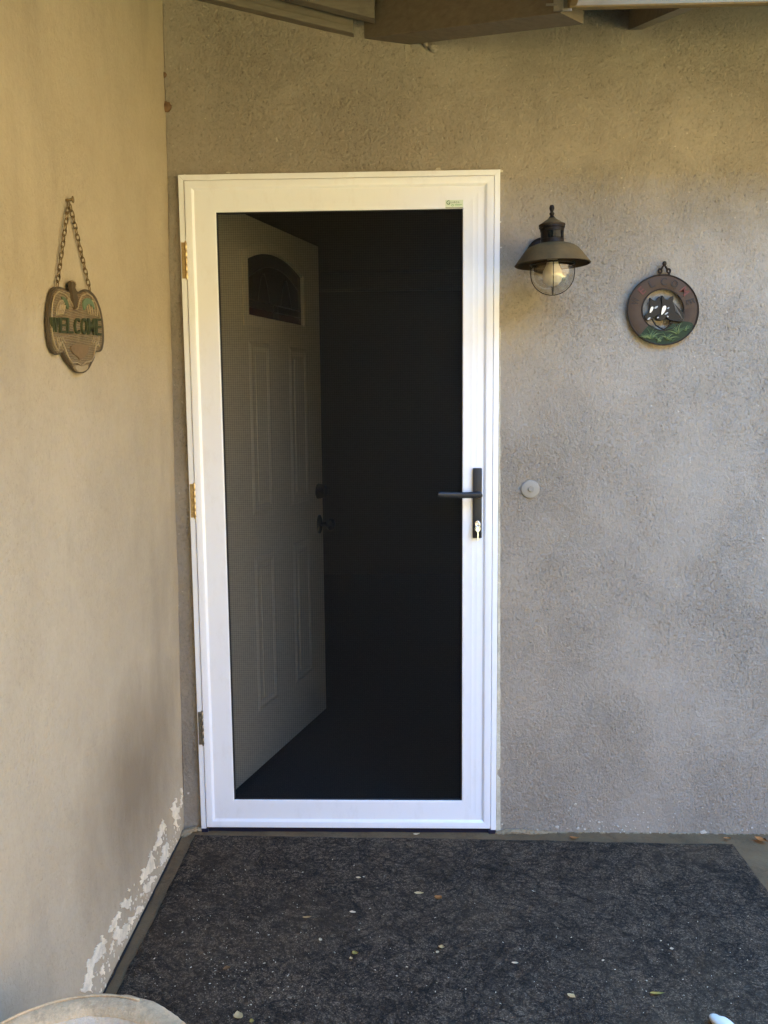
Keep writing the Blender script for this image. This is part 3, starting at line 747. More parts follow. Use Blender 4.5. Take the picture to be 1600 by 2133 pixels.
# ------------------------------------------------------------------ wall lamp
lamp = thing('wall_lamp', 'dusty bronze lantern with flared shade and clear caged globe, right of the door', 'wall lamp', (1.1022, -.15, 1.77))
lamp.rotation_euler = (0, radians(-1.4), 0)
bz = NT('dusty bronze'); dust = bz.ramp(bz.noise(16, 5, .65), (.36, 0.0), (.66, 1.0))
geo = bz.n('ShaderNodeNewGeometry'); sep = bz.n('ShaderNodeSeparateXYZ'); bz.l(geo.outputs['Normal'], sep.inputs[0])
upw = bz.ramp(sep.outputs['Z'], (-.05, .0), (.45, 1.0))
col = bz.mix(bz.math('MULTIPLY', bz.math('ADD', bz.math('MULTIPLY', dust, .5), .4), upw), (.040, .025, .012), (.15, .090, .030))
bronze_dusty = bz.done(col, .75, .0, spec=.12, normal=bz.bump(bz.noise(90, 4, .6), .2, .001))
bronze = m_paint('dark bronze', (.014, .0098, .0068), .45, dirt=.3, spec=.12)
dome = NT('clear globe glass')
tr = dome.n('ShaderNodeBsdfTransparent'); tr.inputs[0].default_value = (.97, .96, .92, 1); gls = dome.n('ShaderNodeBsdfGlossy'); gls.inputs['Roughness'].default_value = .04
fr = dome.n('ShaderNodeLayerWeight'); fr.inputs['Blend'].default_value = .25; fx = dome.math('ADD', dome.math('MULTIPLY', dome.math('POWER', fr.outputs['Facing'], 3.0), .45), .12)
mx = dome.n('ShaderNodeMixShader'); dome.l(fx, mx.inputs[0]); dome.l(tr.outputs[0], mx.inputs[1]); dome.l(gls.outputs[0], mx.inputs[2]); dome.l(mx.outputs[0], dome.out.inputs[0])
dome = dome.m
def L(name, prof, mat, n=40, par=None, cap=False):
    bm = bmesh.new(); lathe(bm, prof, n, cap=cap); return obj(name, bm, mat, par or lamp, smooth=True, angle=38)
L('finial', [(.0, .164), (.0045, .163), (.0068, .158), (.0072, .153), (.005, .147), (.0045, .144), (.0072, .141), (.0066, .137), (.0048, .134), (.0095, .128), (.011, .124)], bronze, 24)
L('cap', [(.006, .131), (.011, .126), (.020, .120), (.030, .1135), (.0368, .110), (.0372, .107), (.0362, .105), (.02, .105), (0, .105)], bronze_dusty)
L('collar', [(.0, .1048), (.0362, .1048), (.0362, .100), (.0338, .0985), (.0338, .093)], bronze)
body = L('sensor_housing', [(.0334, .099), (.0334, .0905), (.0322, .0900), (.0322, .0695), (.0334, .069), (.0338, .058), (.0355, .0565), (.042, .0565), (.0425, .053)], bronze)
lens = NT('black sensor window'); lens = lens.done((.004, .005, .005), .05, spec=.22)
bm = bmesh.new(); n = 24; a0, a1 = radians(-118), radians(-12)
va = [bm.verts.new((.0331*cos(a0+(a1-a0)*k/n), .0331*sin(a0+(a1-a0)*k/n), .0705)) for k in range(n+1)]; vb = [bm.verts.new((.0331*cos(a0+(a1-a0)*k/n), .0331*sin(a0+(a1-a0)*k/n), .0893)) for k in range(n+1)]
for k in range(n): bm.faces.new((va[k], va[k+1], vb[k+1], vb[k]))
obj('sensor_window', bm, lens, body, smooth=True)
sh = [(.040, .0565), (.0445, .056), (.052, .0535), (.064, .049), (.074, .042), (.083, .0315), (.0915, .020), (.0995, .0095), (.1062, .0015), (.1072, .000), (.1066, -.0012)]
L('lamp_shade', sh + [(r-.0022, z-.0022) for r, z in sh[::-1][1:]], bronze_dusty, 56)
L('globe', [(.0595, .004), (.0598, -.012), (.0592, -.024)] + [(.0592*cos(radians(a)), -.026-.0575*sin(radians(a))) for a in range(6, 91, 7)] + [(0, -.0835)], dome, 40)
bulbm = NT('opal bulb'); bulbm = bulbm.done((.58, .52, .42), .4)
L('bulb', [(.0, -.062), (.014, -.0585), (.025, -.048), (.029, -.034), (.027, -.020), (.018, -.003), (.0145, .012), (.0145, .03), (0, .03)], bulbm, 28)
L('socket', [(.0, .018), (.019, .018), (.019, .045), (0, .045)], bronze, 20, cap=True)
L('cage_ring', [(.0605, .003), (.0632, .003), (.0640, .0005), (.0632, -.002), (.0605, -.002), (.0605, .003)], bronze, 40)
for k, az in enumerate((-97, 83, -7, 173)):
    a = radians(az); pts = [(.0622, .002), (.0624, -.012), (.0618, -.024)] + [(.0612*cos(radians(t)), -.027-.0590*sin(radians(t))) for t in range(8, 91, 8)] + [(0.0005, -.0862)]
    bm = bmesh.new(); tube(bm, [(r*cos(a), r*sin(a), z) for r, z in pts], .0014, 6); obj('cage_wire', bm, bronze, lamp, smooth=True)
bm = bmesh.new(); lathe(bm, [(0, 0), (.054, 0), (.054, .008), (.046, .016), (.02, .020), (0, .020)], 30)
for v in bm.verts: v.co = Vector((v.co.x, .150+WY-.0015-v.co.z, .050+v.co.y))
obj('back_plate', bm, bronze, lamp, smooth=True, angle=35)
bm = bmesh.new(); tube(bm, [(0, .146, .050), (0, .11, .056), (0, .07, .068), (0, .03, .075)], [.013, .0115, .011, .011], 12); obj('arm', bm, bronze, lamp, smooth=True)

# ------------------------------------------------------------------ doorbell
bell = thing('doorbell', 'round doorbell painted over in the wall grey, right of the door handle', 'doorbell', (1.0687, WY, 1.1113))
bell_paint = m_paint('bell painted grey', (.30, .262, .20), .75, dirt=.08)
bm = bmesh.new(); lathe(bm, [(0, .0), (.0285, .0), (.0290, .003), (.0270, .0058), (.018, .0085), (.0095, .0090), (.0092, .0078), (0, .0078)], 40)
for v in bm.verts: v.co = Vector((v.co.x, .002-v.co.z, v.co.y))
obj('bell_plate', bm, bell_paint, bell, smooth=True, angle=30)
bm = bmesh.new(); lathe(bm, [(0, .0079), (.0074, .0079), (.0074, .0110), (.006, .0125), (0, .0132)], 24)
for v in bm.verts: v.co = Vector((v.co.x, .002-v.co.z, v.co.y))
obj('push_button', bm, bell_paint, bell, smooth=True, angle=40)

# ------------------------------------------------------------------ eagle welcome plaque on the left wall
PX = -.031                                                 # plane of the plaque's face
def S(X, Y, x=PX):
    p = at(60+X/5.203, 390+Y/5.203, 0, x); return p
c0 = S(500, 1500)
plq = thing('welcome_plaque', 'worn bronze eagle shaped welcome plaque hanging by a chain on the left wall', 'plaque', (PX, c0.y, c0.z))
pq = NT('weathered bronze plaque')
hx = pq.math('ADD', pq.wave(75, 'DIAGONAL', dist=1.0), pq.wave(60, 'Z', dist=1.5))
colp = pq.mix(pq.ramp(pq.noise(28, 5, .7), (.35, 0.0), (.68, 1.0)), (.095, .062, .028), (.225, .16, .078))
colp = pq.mix(pq.math('MULTIPLY', pq.ramp(pq.noise(14, 4, .6, vec=pq.map((1, 1, 1), (0, 3, 1))), (.5, 0.0), (.7, 1.0)), .5), colp, (.22, .105, .05))
colp = pq.mix(pq.ramp(hx, (.9, 0.0), (1.6, .45)), colp, (.36, .27, .145))
plaque_mat = pq.done(colp, .62, .2, normal=pq.bump(hx, .5, .002))
edge_mat = m_paint('plaque edge', (.085, .06, .034), .6, dirt=.4); ridge = m_paint('rubbed ridge', (.36, .27, .15), .5, dirt=.4)
OUT = [(290,1082),(330,1075),(385,1092),(430,1126),(452,1140),(455,1108),(462,1070),(450,1038),(470,1012),(500,1022),(513,1055),(505,1090),(522,1140),(560,1137),(610,1110),(640,1105),(690,1140),(730,1190),(765,1260),(790,1350),(806,1450),(815,1550),(818,1640),(812,1720),(798,1772),(765,1787),(738,1780),(728,1765),(720,1830),(700,1895),(668,1925),(662,1968),(635,1985),(620,2003),(580,2020),(530,2010),(495,1975),(470,1945),(430,1890),(400,1840),(370,1772),(350,1808),(310,1820),(270,1790),(245,1720),(225,1620),(215,1500),(215,1400),(225,1280),(240,1190),(258,1118)]
bm = bmesh.new(); prism(bm, [S(x, y, PX-.001) for x, y in smooth_poly(OUT, 1)], (-.0065, 0, 0), .0016); obj('plaque_body', bm, edge_mat, plq, world=True)
INN = [(512+(x-512)*.925, 1560+(y-1560)*.945) for x, y in OUT if not (440 < x < 528 and y < 1145)]
bm = bmesh.new(); prism(bm, [S(x, y, PX+.0004) for x, y in smooth_poly(INN, 1)], (-.003, 0, 0), .0006); obj('plaque_face', bm, plaque_mat, plq, world=True)
ridges = [[(250,1480),(250,1340),(258,1250),(280,1170),(325,1132),(375,1150),(430,1195),(468,1262),(490,1310),(515,1325)],
          [(515,1325),(535,1310),(545,1235),(575,1175),(630,1150),(685,1185),(728,1255),(760,1350),(775,1420)],
          [(250,1500),(258,1620),(285,1720),(320,1770),(340,1690),(365,1680),(395,1750),(430,1840),(470,1900),(525,1900),(575,1935),(620,1895),(680,1880),(705,1830),(720,1760),(735,1670),(755,1690),(765,1730)],
          [(465,1075),(495,1102),(512,1070)], [(450,1038),(470,1012),(500,1022),(513,1055)]]
for k in range(5):
    t = k/4
    ridges.append([(300+18*k, 1390-4*k), (305+26*k, 1300-16*k), (330+24*k, 1235-6*k), (372+18*k, 1222+16*k)])
    ridges.append([(740-22*k, 1400-4*k), (742-30*k, 1310-16*k), (715-24*k, 1240-4*k), (668-14*k, 1222+18*k)])
for k in range(4):
    ridges.append([(300+22*k, 1620), (310+24*k, 1680-6*k), (330+22*k, 1725-14*k)]); ridges.append([(760-20*k, 1620), (758-22*k, 1670), (742-20*k, 1715-12*k)])
    ridges.append([(470+40*k, 1730+12*(k % 2)), (500+30*k, 1800), (560+5*k, 1868)])
bm = bmesh.new()
for rdg in ridges:
    pts = []
    for a, c in zip(rdg, rdg[1:]): pts += [S(a[0]+(c[0]-a[0])*t/3, a[1]+(c[1]-a[1])*t/3, PX+.0018) for t in range(3)]
    tube(bm, pts+[S(*rdg[-1], PX+.0018)], .0016, 6)
obj('raised_border', bm, ridge, plq, smooth=True, world=True)
patina = m_paint('green patina', (.13, .18, .10), .6, dirt=.5); pat2 = m_paint('dull green patina', (.10, .125, .06), .6, dirt=.5); letter_mat = m_paint('dark green letter paint', (.055, .062, .028), .6, dirt=.6, spec=.15)
def relief(poly, mat, name, dx=.0034, sm=2):
    bm = bmesh.new(); prism(bm, [S(x, y, PX+dx) for x, y in smooth_poly(poly, sm)], (-dx-.001, 0, 0), .0006); return obj(name, bm, mat, plq, world=True)
relief([(590,1230),(625,1200),(665,1205),(700,1240),(725,1340),(690,1290),(660,1262),(625,1275),(612,1345),(595,1300)], patina, 'wing_feather')
relief([(360,1180),(385,1185),(420,1220),(440,1290),(430,1335),(410,1290),(395,1255),(370,1220)], pat2, 'wing_feather')
relief([(320,1310),(345,1270),(385,1270),(405,1310),(380,1330),(345,1330)], ridge, 'wing_feather', .0024)
relief([(462,1040),(472,1018),(498,1026),(508,1060),(500,1105),(522,1150),(540,1200),(525,1260),(518,1330),(505,1310),(488,1250),(478,1180),(468,1110)], m_paint('brown eagle paint', (.085, .058, .03), .5, dirt=.4), 'eagle_head', .006)
relief([(450,1720),(520,1700),(610,1705),(660,1720),(640,1800),(590,1850),(565,1880),(530,1830),(480,1800)], m_paint('rubbed copper tail', (.21, .13, .06), .5, dirt=.6), 'tail_feathers', .0034)
relief([(500,1940),(540,1925),(575,1945),(620,1925),(650,1935),(640,1970),(600,1995),(560,2005),(520,1985)], ridge, 'tail_tip', .004)
cells = {'W': (252, 328), 'E': (345, 412), 'L': (425, 487), 'C': (505, 560), 'O': (578, 640), 'M': (650, 722), 'E2': (736, 790)}
for ch, (a, c) in cells.items():
    s0, s1 = 1408+(a-252)*.03, 1570+(a-252)*.07
    letter('letter', ch[0], lambda u, v, a=a, c=c, s0=s0, s1=s1: S(a+(c-a)*u, s1+(s0-s1)*v+(u*.04*(c-a)), PX+.0050), (-.0055, 0, 0), letter_mat, plq, .004)
# chain: two runs of links up to a nail
chain_m = m_metal('old brass chain', (.26, .18, .085), .45, .85)
def chain(a, c, n):
    a, c = Vector(a), Vector(c); L = (c-a).length; d = (c-a)/L; pit = L/n
    wall_n = Vector((1, 0, 0)); side = d.cross(wall_n).normalized()
    for k in range(n):
        m = a+d*pit*(k+.5); w = side if k % 2 == 0 else (side*.35+wall_n).normalized()
        hl, hw = pit*.66, .0046
        pts = []
        for q in range(16):
            t = 2*pi*q/16; cx, cy = cos(t), sin(t)
            pts.append(m+d*(hl*(abs(cx)**.75)*(1 if cx > 0 else -1))+w*(hw*(abs(cy)**.75)*(1 if cy > 0 else -1)))
        bm = bmesh.new(); tube(bm, pts, .00125, 6, True); obj('chain_link', bm, chain_m, plq, smooth=True, world=True)
top = S(440, 165, -.034)
chain(top+Vector((0, -.003, 0)), S(305, 1085, -.034), 15); chain(top+Vector((0, .004, -.004)), S(663, 1120, -.034), 15)
bm = bmesh.new(); tube(bm, [top+Vector((.008, 0, .006)), top+Vector((-.02, 0, .004))], .0032, 8); sphere(bm, top+Vector((.008, 0, .006)), .0055, .5, 1, 1.4); obj('nail', bm, chain_m, plq, smooth=True, world=True)

# ------------------------------------------------------------------ round horse plaque on the front wall
HYP = .003
def Hp(X, Y, y=HYP): return at(1280+X/8, 530+Y/8, 1, y)
hc = Hp(815, 925)
hp = thing('welcome_plaque', 'round brown welcome plaque with two horse heads and grass, right of the lamp', 'plaque', (hc.x, HYP, hc.z))
iron = m_paint('brown cast iron paint', (.075, .048, .030), .6, dirt=.3, spec=.10); iron_d = m_paint('dark iron', (.028, .020, .014), .55, spec=.10)
horse_m = m_paint('dark glossy horse paint', (.020, .017, .013), .35, spec=.16); blaze = m_paint('cream blaze paint', (.85, .76, .58), .35)
def hring(r0, r1, y0, y1, mat, name, n=64):
    bm = bmesh.new(); sc = 1/8*.00144; R = []
    for r, y in ((r0, y1), (r0, y0), (r0+10, y0-.0012), (r1-10, y0-.0012), (r1, y0), (r1, y1)):
        R.append([bm.verts.new(Hp(812+r*cos(2*pi*k/n), 922-r*.985*sin(2*pi*k/n), y)) for k in range(n)])
    for a, c in zip(R, R[1:]+R[:1]):
        for k in range(n): bm.faces.new((a[k], a[(k+1) % n], c[(k+1) % n], c[k]))
    return obj(name, bm, mat, hp, smooth=True, angle=40, world=True)
hring(350, 596, HYP, HYP+.012, iron, 'plaque_ring'); hring(578, 603, HYP-.0025, HYP+.012, iron_d, 'ring_edge'); hring(340, 362, HYP-.002, HYP+.012, iron_d, 'ring_edge')
def hrel(poly, mat, name, y=.001, th=.008, sm=2, bev=.0008, par=None):
    bm = bmesh.new(); prism(bm, [Hp(a, c, y) for a, c in smooth_poly(poly, sm)], (0, th, 0), bev); return obj(name, bm, mat, par or hp, world=True)
h1 = hrel([(602,790),(585,725),(603,718),(642,770),(692,782),(708,735),(748,695),(766,700),(765,785),(795,830),(800,930),(790,1000),(720,1012),(650,1028),(622,1058),(603,1092),(556,1102),(520,1082),(503,1040),(512,1000),(560,978),(588,915),(598,840)], horse_m, 'horse_head', -.001, .011, 1, .0012)
h2 = hrel([(795,800),(785,690),(805,676),(842,736),(852,760),(915,757),(935,705),(992,686),(985,765),(962,800),(1010,815),(1050,870),(1110,925),(1160,985),(1172,1060),(1110,1135),(1010,1112),(935,1092),(885,1060),(862,1040),(838,1085),(765,1108),(712,1085),(704,1042),(738,1012),(778,1000),(780,955),(796,880)], horse_m, 'horse_head', -.005, .015, 1, .0014)
hrel([(985,880),(1050,930),(1110,960),(1160,1010),(1172,1080),(1130,1150),(1000,1150),(950,1180),(930,1110),(1010,1080),(1000,980)], horse_m, 'mane', 0.001, .009)
hrel([(613,872),(648,866),(652,900),(620,958),(588,980),(592,935)], blaze, 'blaze', -.0022, .003, 2, .0004, h1)
hrel([(806,862),(858,846),(868,885),(846,945),(800,1000),(782,1008),(786,955)], blaze, 'blaze', -.0062, .003, 2, .0004, h2)
greyp = m_paint('grey highlight paint', (.40, .39, .35), .35)
for poly, yy, pr in (([(665,880),(725,852),(728,872),(690,905),(670,902)], -.0022, h1), ([(545,1080),(585,1045),(608,1050),(590,1085),(560,1094)], -.0022, h1), ([(880,890),(918,868),(915,895),(890,912)], -.0062, h2), ([(830,1000),(880,960),(905,965),(860,1005)], -.0062, h2), ([(872,1020),(905,1020),(905,1050),(880,1048)], -.0062, h2), ([(705,1045),(745,1035),(740,1060),(712,1070)], -.0062, h2)):
    hrel(poly, greyp, 'painted_highlight', yy, .003, 2, .0003, pr)
bm = bmesh.new()
def htube(pts, r, y):
    P = []
    for k in range(len(pts)-1): P += [Hp(pts[k][0]+(pts[k+1][0]-pts[k][0])*t/3, pts[k][1]+(pts[k+1][1]-pts[k][1])*t/3, y) for t in range(3)]
    tube(bm, P+[Hp(*pts[-1], y)], r, 6)
htube([(625,1070),(645,1110),(690,1180),(760,1225),(825,1250),(880,1215),(920,1160),(930,1105)], .0024, .001); htube([(860,1040),(920,1085),(1000,1108),(1080,1110)], .0018, -.005)
obj('rein', bm, horse_m, hp, smooth=True, world=True)
bm = bmesh.new()
for k in range(6): htube([(985+8*k, 800+24*k), (1010+16*k, 870+26*k), (1020+22*k, 950+26*k)], [.0016, .0018, .0018, .0018, .0016, .0014, .001], -.0050)
for k in range(5): htube([(1090+12*k, 940+20*k), (1110+10*k, 1000+18*k), (1118+6*k, 1060+14*k)], .0012, -.0005)
obj('mane_strands', bm, m_paint('grey brown mane', (.10, .088, .07), .4), hp, smooth=True, world=True)
for (X, Y, yy, hh) in ((668, 868, -.0026, h1), (884, 862, -.0066, h2), (527, 1060, -.0022, h1), (742, 1068, -.0062, h2)):
    bm = bmesh.new(); sphere(bm, Hp(X, Y, yy), .0018, 1.3, .6, .9, 10, 6); obj('eye' if Y < 900 else 'nostril', bm, iron_d, hh, smooth=True, world=True)
hrel([(395,1365),(450,1320),(520,1230),(585,1170),(650,1200),(740,1250),(830,1275),(920,1200),(960,1150),(1080,1130),(1200,1110),(1330,1150),(1290,1250),(1200,1360),(1080,1440),(960,1490),(812,1505),(660,1490),(520,1440)], m_paint('dark green relief', (.026, .038, .018), .5, dirt=.4, spec=.10), 'grass_base', .0008, .008, 1)
gm = [m_paint('grass blade green', (.045, .080, .025), .5), m_paint('grass blade light', (.115, .15, .045), .5)]
rng = random.Random(9); bms = [bmesh.new(), bmesh.new()]
def blade(bx, by, ang, L, w, y, which):
    pts = []; n = 4
    for k in range(n+1):
        t = k/n; a = ang+.35*t*t*(1 if cos(ang) > 0 else -1)*-1
        cx, cy = bx+L*t*cos(a), by-L*t*sin(a); ww = w*(1-t)**.7
        pts.append(((cx-ww*sin(a), cy-ww*cos(a)), (cx+ww*sin(a), cy+ww*cos(a))))
    bmx = bms[which]; v = [[bmx.verts.new(Hp(p[0], p[1], y-(.0015 if 0 < i < n else 0))) for p in q] for i, q in enumerate(pts)]
    for a, c in zip(v, v[1:]): bmx.faces.new((a[0], a[1], c[1], c[0]))
for (cx, cy, n, L0) in ((620,1390,17,200), (1060,1300,13,190), (880,1400,8,170), (740,1440,8,150), (500,1380,6,120), (1180,1250,7,120), (950,1430,6,120)):
    for k in range(n):
        ang = radians(rng.uniform(25, 155)); blade(cx+rng.uniform(-30, 30), cy+rng.uniform(-10, 20), ang, L0*rng.uniform(.6, 1.1), rng.uniform(7, 12), -.0006-rng.uniform(0, .002), 1 if rng.random() < .4 else 0)
for k in (0, 1):
    o = obj('grass_blades', bms[k], gm[k], hp, world=True); o['kind'] = 'stuff'
# letters round the top of the ring
redp = m_paint('worn red letter paint', (.13, .034, .022), .5, dirt=.4); brp = m_paint('dark brown letter paint', (.022, .014, .010), .5, dirt=.3)
for ch, ang, mt in (('W', 163, brp), ('E', 137, redp), ('L', 113, brp), ('C', 88, brp), ('O', 66, brp), ('M', 41, redp), ('E', 17, brp)):
    a = radians(ang); R0, R1 = 415, 545; hw = {'W': 64, 'M': 62, 'O': 55, 'C': 50}.get(ch, 42)
    def fn(u, v, a=a, hw=hw):
        r = R0+(R1-R0)*v; t = (u-.5)*2*hw; ux, uy = cos(a), -sin(a); tx, ty = sin(a), cos(a)
        return Hp(812+r*ux+t*tx, 922+(r*uy+t*ty)*.985, HYP-.0030)
    letter('letter', ch, fn, (0, .003, 0), mt, hp, .012)
# hanger
bm = bmesh.new()
for X in (762, 905): tube(bm, [Hp(X+26*cos(2*pi*k/14), 275+34*sin(2*pi*k/14), .002) for k in range(14)], .0032, 8, True); tube(bm, [Hp(X, 320, .002), Hp(X-(8 if X < 800 else -8), 350, .002)], .004, 8)
obj('hanger_lug', bm, iron_d, hp, smooth=True, world=True)
bm = bmesh.new(); tube(bm, [Hp(775, 270, .002), Hp(800, 215, 0), Hp(830, 170, -.002), Hp(862, 215, 0), Hp(892, 265, .002)], .0034, 8); sphere(bm, Hp(835, 150, -.004), .0066, 1, .8, 1.1); tube(bm, [Hp(835, 150, .02), Hp(835, 150, -.003)], .003, 8)
obj('nail', bm, iron_d, hp, smooth=True, world=True)

# ------------------------------------------------------------------ floor mat
MZ = SLAB+.009
bm = bmesh.new(); xl, xr, yb, yn = -.014, 1.712, -.027, -2.4
nx, ny = 140, 130; G = []
rng = random.Random(4)
for j in range(ny+1):
    row = []; t = j/ny; y = yb+(yn-yb)*t
    for i in range(nx+1):
        s = i/nx; x = xl+(xr-xl)*s
        wob = (.006*noise.noise(Vector((y*5, 0, 4)))+.003*noise.noise(Vector((y*19, 0, 4))))*(1 if i in (0, nx) else 0)
        yy = y-.034*s*(1-t)+(.006*noise.noise(Vector((x*5, 0, 2)))+.003*noise.noise(Vector((x*21, 0, 2))) if j == 0 else 0)
        edge = 0 if (i in (0, nx) or j in (0, ny)) else 1
        z = SLAB-.006*max(0, x-.9)+.002+edge*(.007+.0016*noise.noise(Vector((x*5, yy*5, 0)))+.0008*noise.noise(Vector((x*30, yy*30, 3))))
        row.append(bm.verts.new((x+wob, yy, z)))
    G.append(row)
for j in range(ny):
    for i in range(nx): bm.faces.new((G[j][i], G[j+1][i], G[j+1][i+1], G[j][i+1]))
mt = obj('floor_mat', bm, mat_mat, smooth=True); tag(mt, 'large worn charcoal carpet mat covering the porch floor before the door', 'floor mat')

# ------------------------------------------------------------------ concrete planter, near left
pot = thing('planter', 'round pale concrete planter with a thick rough rim, standing by the left wall', 'planter', (.152, -1.512, SLAB))
bm = bmesh.new(); H = .364
prof = [(0, .0), (.135, .0), (.15, .02), (.175, .22), (.187, .30), (.190, .318), (.203, .328), (.208, .345), (.204, .358), (.194, .364), (.176, .3645), (.164, .360), (.157, .350)]
lathe(bm, prof, 200, cap=False)
for v in bm.verts:
    if v.co.z > .2:
        k = noise.noise(v.co*28)*.0030+noise.noise(v.co*9)*.0026+noise.noise(v.co*75)*.0016; rr = math.hypot(v.co.x, v.co.y); v.co.x *= 1+k/rr; v.co.y *= 1+k/rr; v.co.z += noise.noise(v.co*22+Vector((5, 5, 5)))*.0016
obj('pot_body', bm, pot_mat, pot, smooth=True)
bm = bmesh.new(); lathe(bm, [(.158, .3505), (.150, .338), (.146, .31), (.14, .2), (.13, .16), (.0, .15)], 72, cap=False); obj('pot_lining', bm, pot_in, pot, smooth=True)
bm = bmesh.new(); tube(bm, [(.190*cos(a), .190*sin(a), .3655) for a in [radians(70+k*3.2) for k in range(26)]], .0022, 6); obj('rim_ridge', bm, pot_mat, pot, smooth=True)

# ------------------------------------------------------------------ mud nests in the corner
mud = m_paint('reddish mud', (.17, .095, .045), .9, dirt=.4, bump=.5)
for (px, py, r, lab) in ((345, 220, .0145, 'larger round brown mud nest stuck in the wall corner above the door'), (339, 153, .0085, 'smaller faint mud nest stuck in the wall corner nearest the roof')):
    p = at(px, py, 1, 0); bm = bmesh.new(); sphere(bm, (0, 0, 0), r, 1, .75, 1.05, 16, 10, .25)
    o = obj('mud_nest', bm, mud, smooth=True); o.location = (p.x, WY-.003, p.z); tag(o, lab, 'nest')

# ------------------------------------------------------------------ fallen leaves, seeds, the white lump, grit
def leaf_mat(n, c): return m_paint(n, (min(.9, c[0]*1.35), c[1]*1.12, c[2]*.8), .65, dirt=.35)
LM = {'tan': leaf_mat('tan dry leaf', (.42, .31, .17)), 'pale': leaf_mat('pale dry leaf', (.60, .53, .34)), 'orange': leaf_mat('orange dry leaf', (.42, .22, .09)), 'brown': leaf_mat('brown dry leaf', (.20, .13, .07)), 'yellow': leaf_mat('yellow green leaf', (.42, .38, .13)), 'white': leaf_mat('white husk', (.66, .64, .56))}
def leaf(px, py, Lpx, Wpx, ang, m, label, z=MZ+.002, curl=.35, cat='leaf'):
    p = at(px, py, 2, z); pm = (at(px+10, py, 2, z)-p).length/10; L, w = Lpx*pm*1.12, Wpx*pm*1.6
    bm = bmesh.new(); n = 9; rows = []; a = radians(ang); rr = random.Random(int(px*7+py))
    for k in range(n):
        t = k/(n-1); ww = w*.5*(sin(pi*min(1, t*1.02+.03))**.75)*(1+.2*rr.uniform(-1, 1)); x = (t-.5)*L; zz = curl*L*.35*(2*t-1)**2*rr.uniform(.7, 1.2)
        bend = .12*L*sin(t*2.5)
        rows.append([bm.verts.new((x, bend+sg*ww, zz+abs(sg)*curl*ww*.7)) for sg in (-1, -.4, 0, .4, 1)])
    for q, s in zip(rows, rows[1:]):
        for k in range(4): bm.faces.new((q[k], q[k+1], s[k+1], s[k]))
    r = bmesh.ops.solidify(bm, geom=list(bm.faces), thickness=.0004)
    o = obj('dry_leaf', bm, LM[m], smooth=True); o.location = (p.x, p.y, z); o.rotation_euler = (0, 0, a)
    return tag(o, label, cat, 'fallen leaves and husks')
LV = [
 (640, 1912, 17, 5, 5, 'tan', 'slender tan leaf with a reddish end on the mat left of its centre'),
 (735, 1901, 13, 5, -20, 'white', 'white husk on the mat just right of the slender tan leaf'),
 (747, 1829, 10, 4, -10, 'white', 'small white husk on the mat nearest to the white door bottom'),
 (873, 1862, 18, 6, -8, 'pale', 'pale flat leaf beside the orange brown leaf on the mat'),
 (913, 1871, 16, 9, -35, 'orange', 'orange brown curled leaf on the mat beside a pale flat leaf'),
 (921, 1973, 11, 8, 75, 'pale', 'pale torn leaf standing up in a small clump near the middle of the mat'),
 (912, 1984, 8, 5, 40, 'white', 'whitish scrap at the left foot of the torn leaf clump'),
 (740, 1985, 13, 8, 130, 'yellow', 'yellow folded leaf scrap on the mat below the white husk'),
 (732, 1996, 8, 5, 110, 'pale', 'pale leaf crumb touching the yellow folded scrap'),
 (499, 2116, 23, 12, 115, 'pale', 'largest pale leaf on the mat, just right of the planter'),
 (525, 2128, 9, 8, 20, 'yellow', 'round yellowish leaf bit right of the largest pale leaf'),
 (473, 2018, 15, 8, 25, 'brown', 'brown crumpled leaf on the mat near the left wall'),
 (668, 1958, 7, 6, 30, 'white', 'small square whitish flake on the mat'),
 (1073, 2007, 13, 4, -8, 'white', 'thin white husk lying level right of the torn leaf clump'),
 (1190, 2076, 16, 8, -40, 'pale', 'pale oval leaf on the mat left of the long yellow green leaf'),
 (1370, 2072, 29, 6, -3, 'yellow', 'long slim yellow green leaf on the mat above the white lump'),
 (1400, 1977, 8, 5, 0, 'white', 'tiny bright white husk above the long yellow green leaf'),
 (1257, 2001, 7, 3, 40, 'white', 'tiny slanted white husk on the bare middle right of the mat'),
]
for a in LV: leaf(*a)
for a in ((1585, 1752, 26, 10, -55, 'orange', 'brown upright leaf on the concrete against the wall, far right'), (1516, 1748, 15, 5, -5, 'orange', 'small tan leaf on the concrete just above the mat corner'), (1197, 1747, 18, 5, -15, 'orange', 'thin tan leaf wedged between the wall and the mat'), (868, 1739, 14, 4, 15, 'white', 'pale sliver lying before the door threshold')):
    leaf(*a, z=SLAB+.004, curl=.5)
bm = bmesh.new(); rng = random.Random(21)
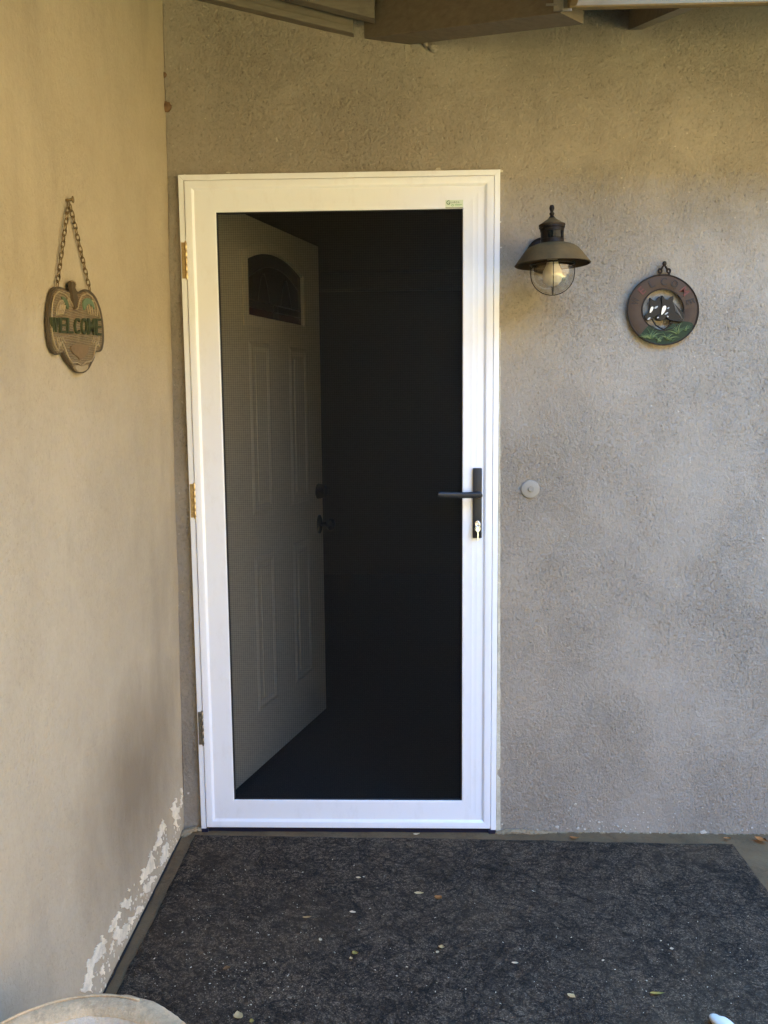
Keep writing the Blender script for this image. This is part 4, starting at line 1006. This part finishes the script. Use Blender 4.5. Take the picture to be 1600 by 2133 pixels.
for _ in range(430):
    if rng.random() < .45: px, py = rng.gauss(520, 90), rng.uniform(1800, 2125)
    else: px, py = rng.uniform(300, 1590), rng.triangular(1760, 2130, 2050)
    p = at(px, py, 2, MZ+.0015)
    if p.x < .01 or p.x > 1.69 or p.y > -.08: continue
    s = rng.uniform(.0005, .0016)*(1.7 if rng.random() < .08 else 1); e = rng.uniform(1, 2.4); a = rng.uniform(0, pi)
    vs = []
    for k in range(4):
        t = a+k*pi/2; q = (s*e if k % 2 == 0 else s*.7)*rng.uniform(.7, 1.2); vs.append(bm.verts.new((p.x+q*cos(t), p.y+q*sin(t), p.z+rng.uniform(0, .0012))))
    tp = bm.verts.new((p.x, p.y, p.z+.0016)); 
    for k in range(4): bm.faces.new((vs[k], vs[(k+1) % 4], tp))
for _ in range(85):                                        # bits of husk and stem, a few millimetres long
    px, py = (rng.gauss(540, 110), rng.uniform(1790, 2120)) if rng.random() < .4 else (rng.uniform(320, 1560), rng.triangular(1770, 2130, 2060))
    p = at(px, py, 2, MZ+.0015)
    if p.x < .01 or p.x > 1.69 or p.y > -.08: continue
    L, w, a = rng.uniform(.003, .0075), rng.uniform(.0008, .0022), rng.uniform(0, pi); d = Vector((cos(a), sin(a), 0)); q = Vector((-sin(a), cos(a), 0))
    vs = [bm.verts.new(p+Vector((0, 0, z))+d*L*u+q*w*v) for u, v, z in ((-.5, 0, .0012), (-.1, .6, .0004), (.5, .2, .002), (.1, -.6, .0006))]; tp = bm.verts.new(p+Vector((0, 0, .003)))
    for k in range(4): bm.faces.new((vs[k], vs[(k+1) % 4], tp))
o = obj('grit', bm, m_paint('grit', (.62, .51, .34), .8, dirt=.5)); o['kind'] = 'stuff'; o['label'] = 'white grit and husk crumbs strewn over the dark mat'
p = at(1494, 2126, 2, MZ+.012)
wl = thing('pebble', 'smooth white rounded pebble at the bottom right of the mat', 'stone', (p.x, p.y, MZ))
wm = m_paint('chalk white stone', (.78, .69, .54), .6, dirt=.06, bump=.2)
bm = bmesh.new(); bmesh.ops.create_uvsphere(bm, u_segments=28, v_segments=18, radius=1)
for v in bm.verts:
    q = v.co.copy(); k = 1+.10*noise.noise(q*1.3+Vector((3, 1, 2)))
    x, y, z = q.x*.0165*k, q.y*.034*k, q.z*.0145*k
    notch = math.exp(-((q.y-.45)**2)/.02)*max(0, q.x)*.004*max(0, q.z+.5)
    v.co = Vector((x-notch+.018*0, y-.016, z+.0125-notch*.6))
o = obj('stone_body', bm, wm, wl, smooth=True); wl.rotation_euler = (0, 0, radians(38))
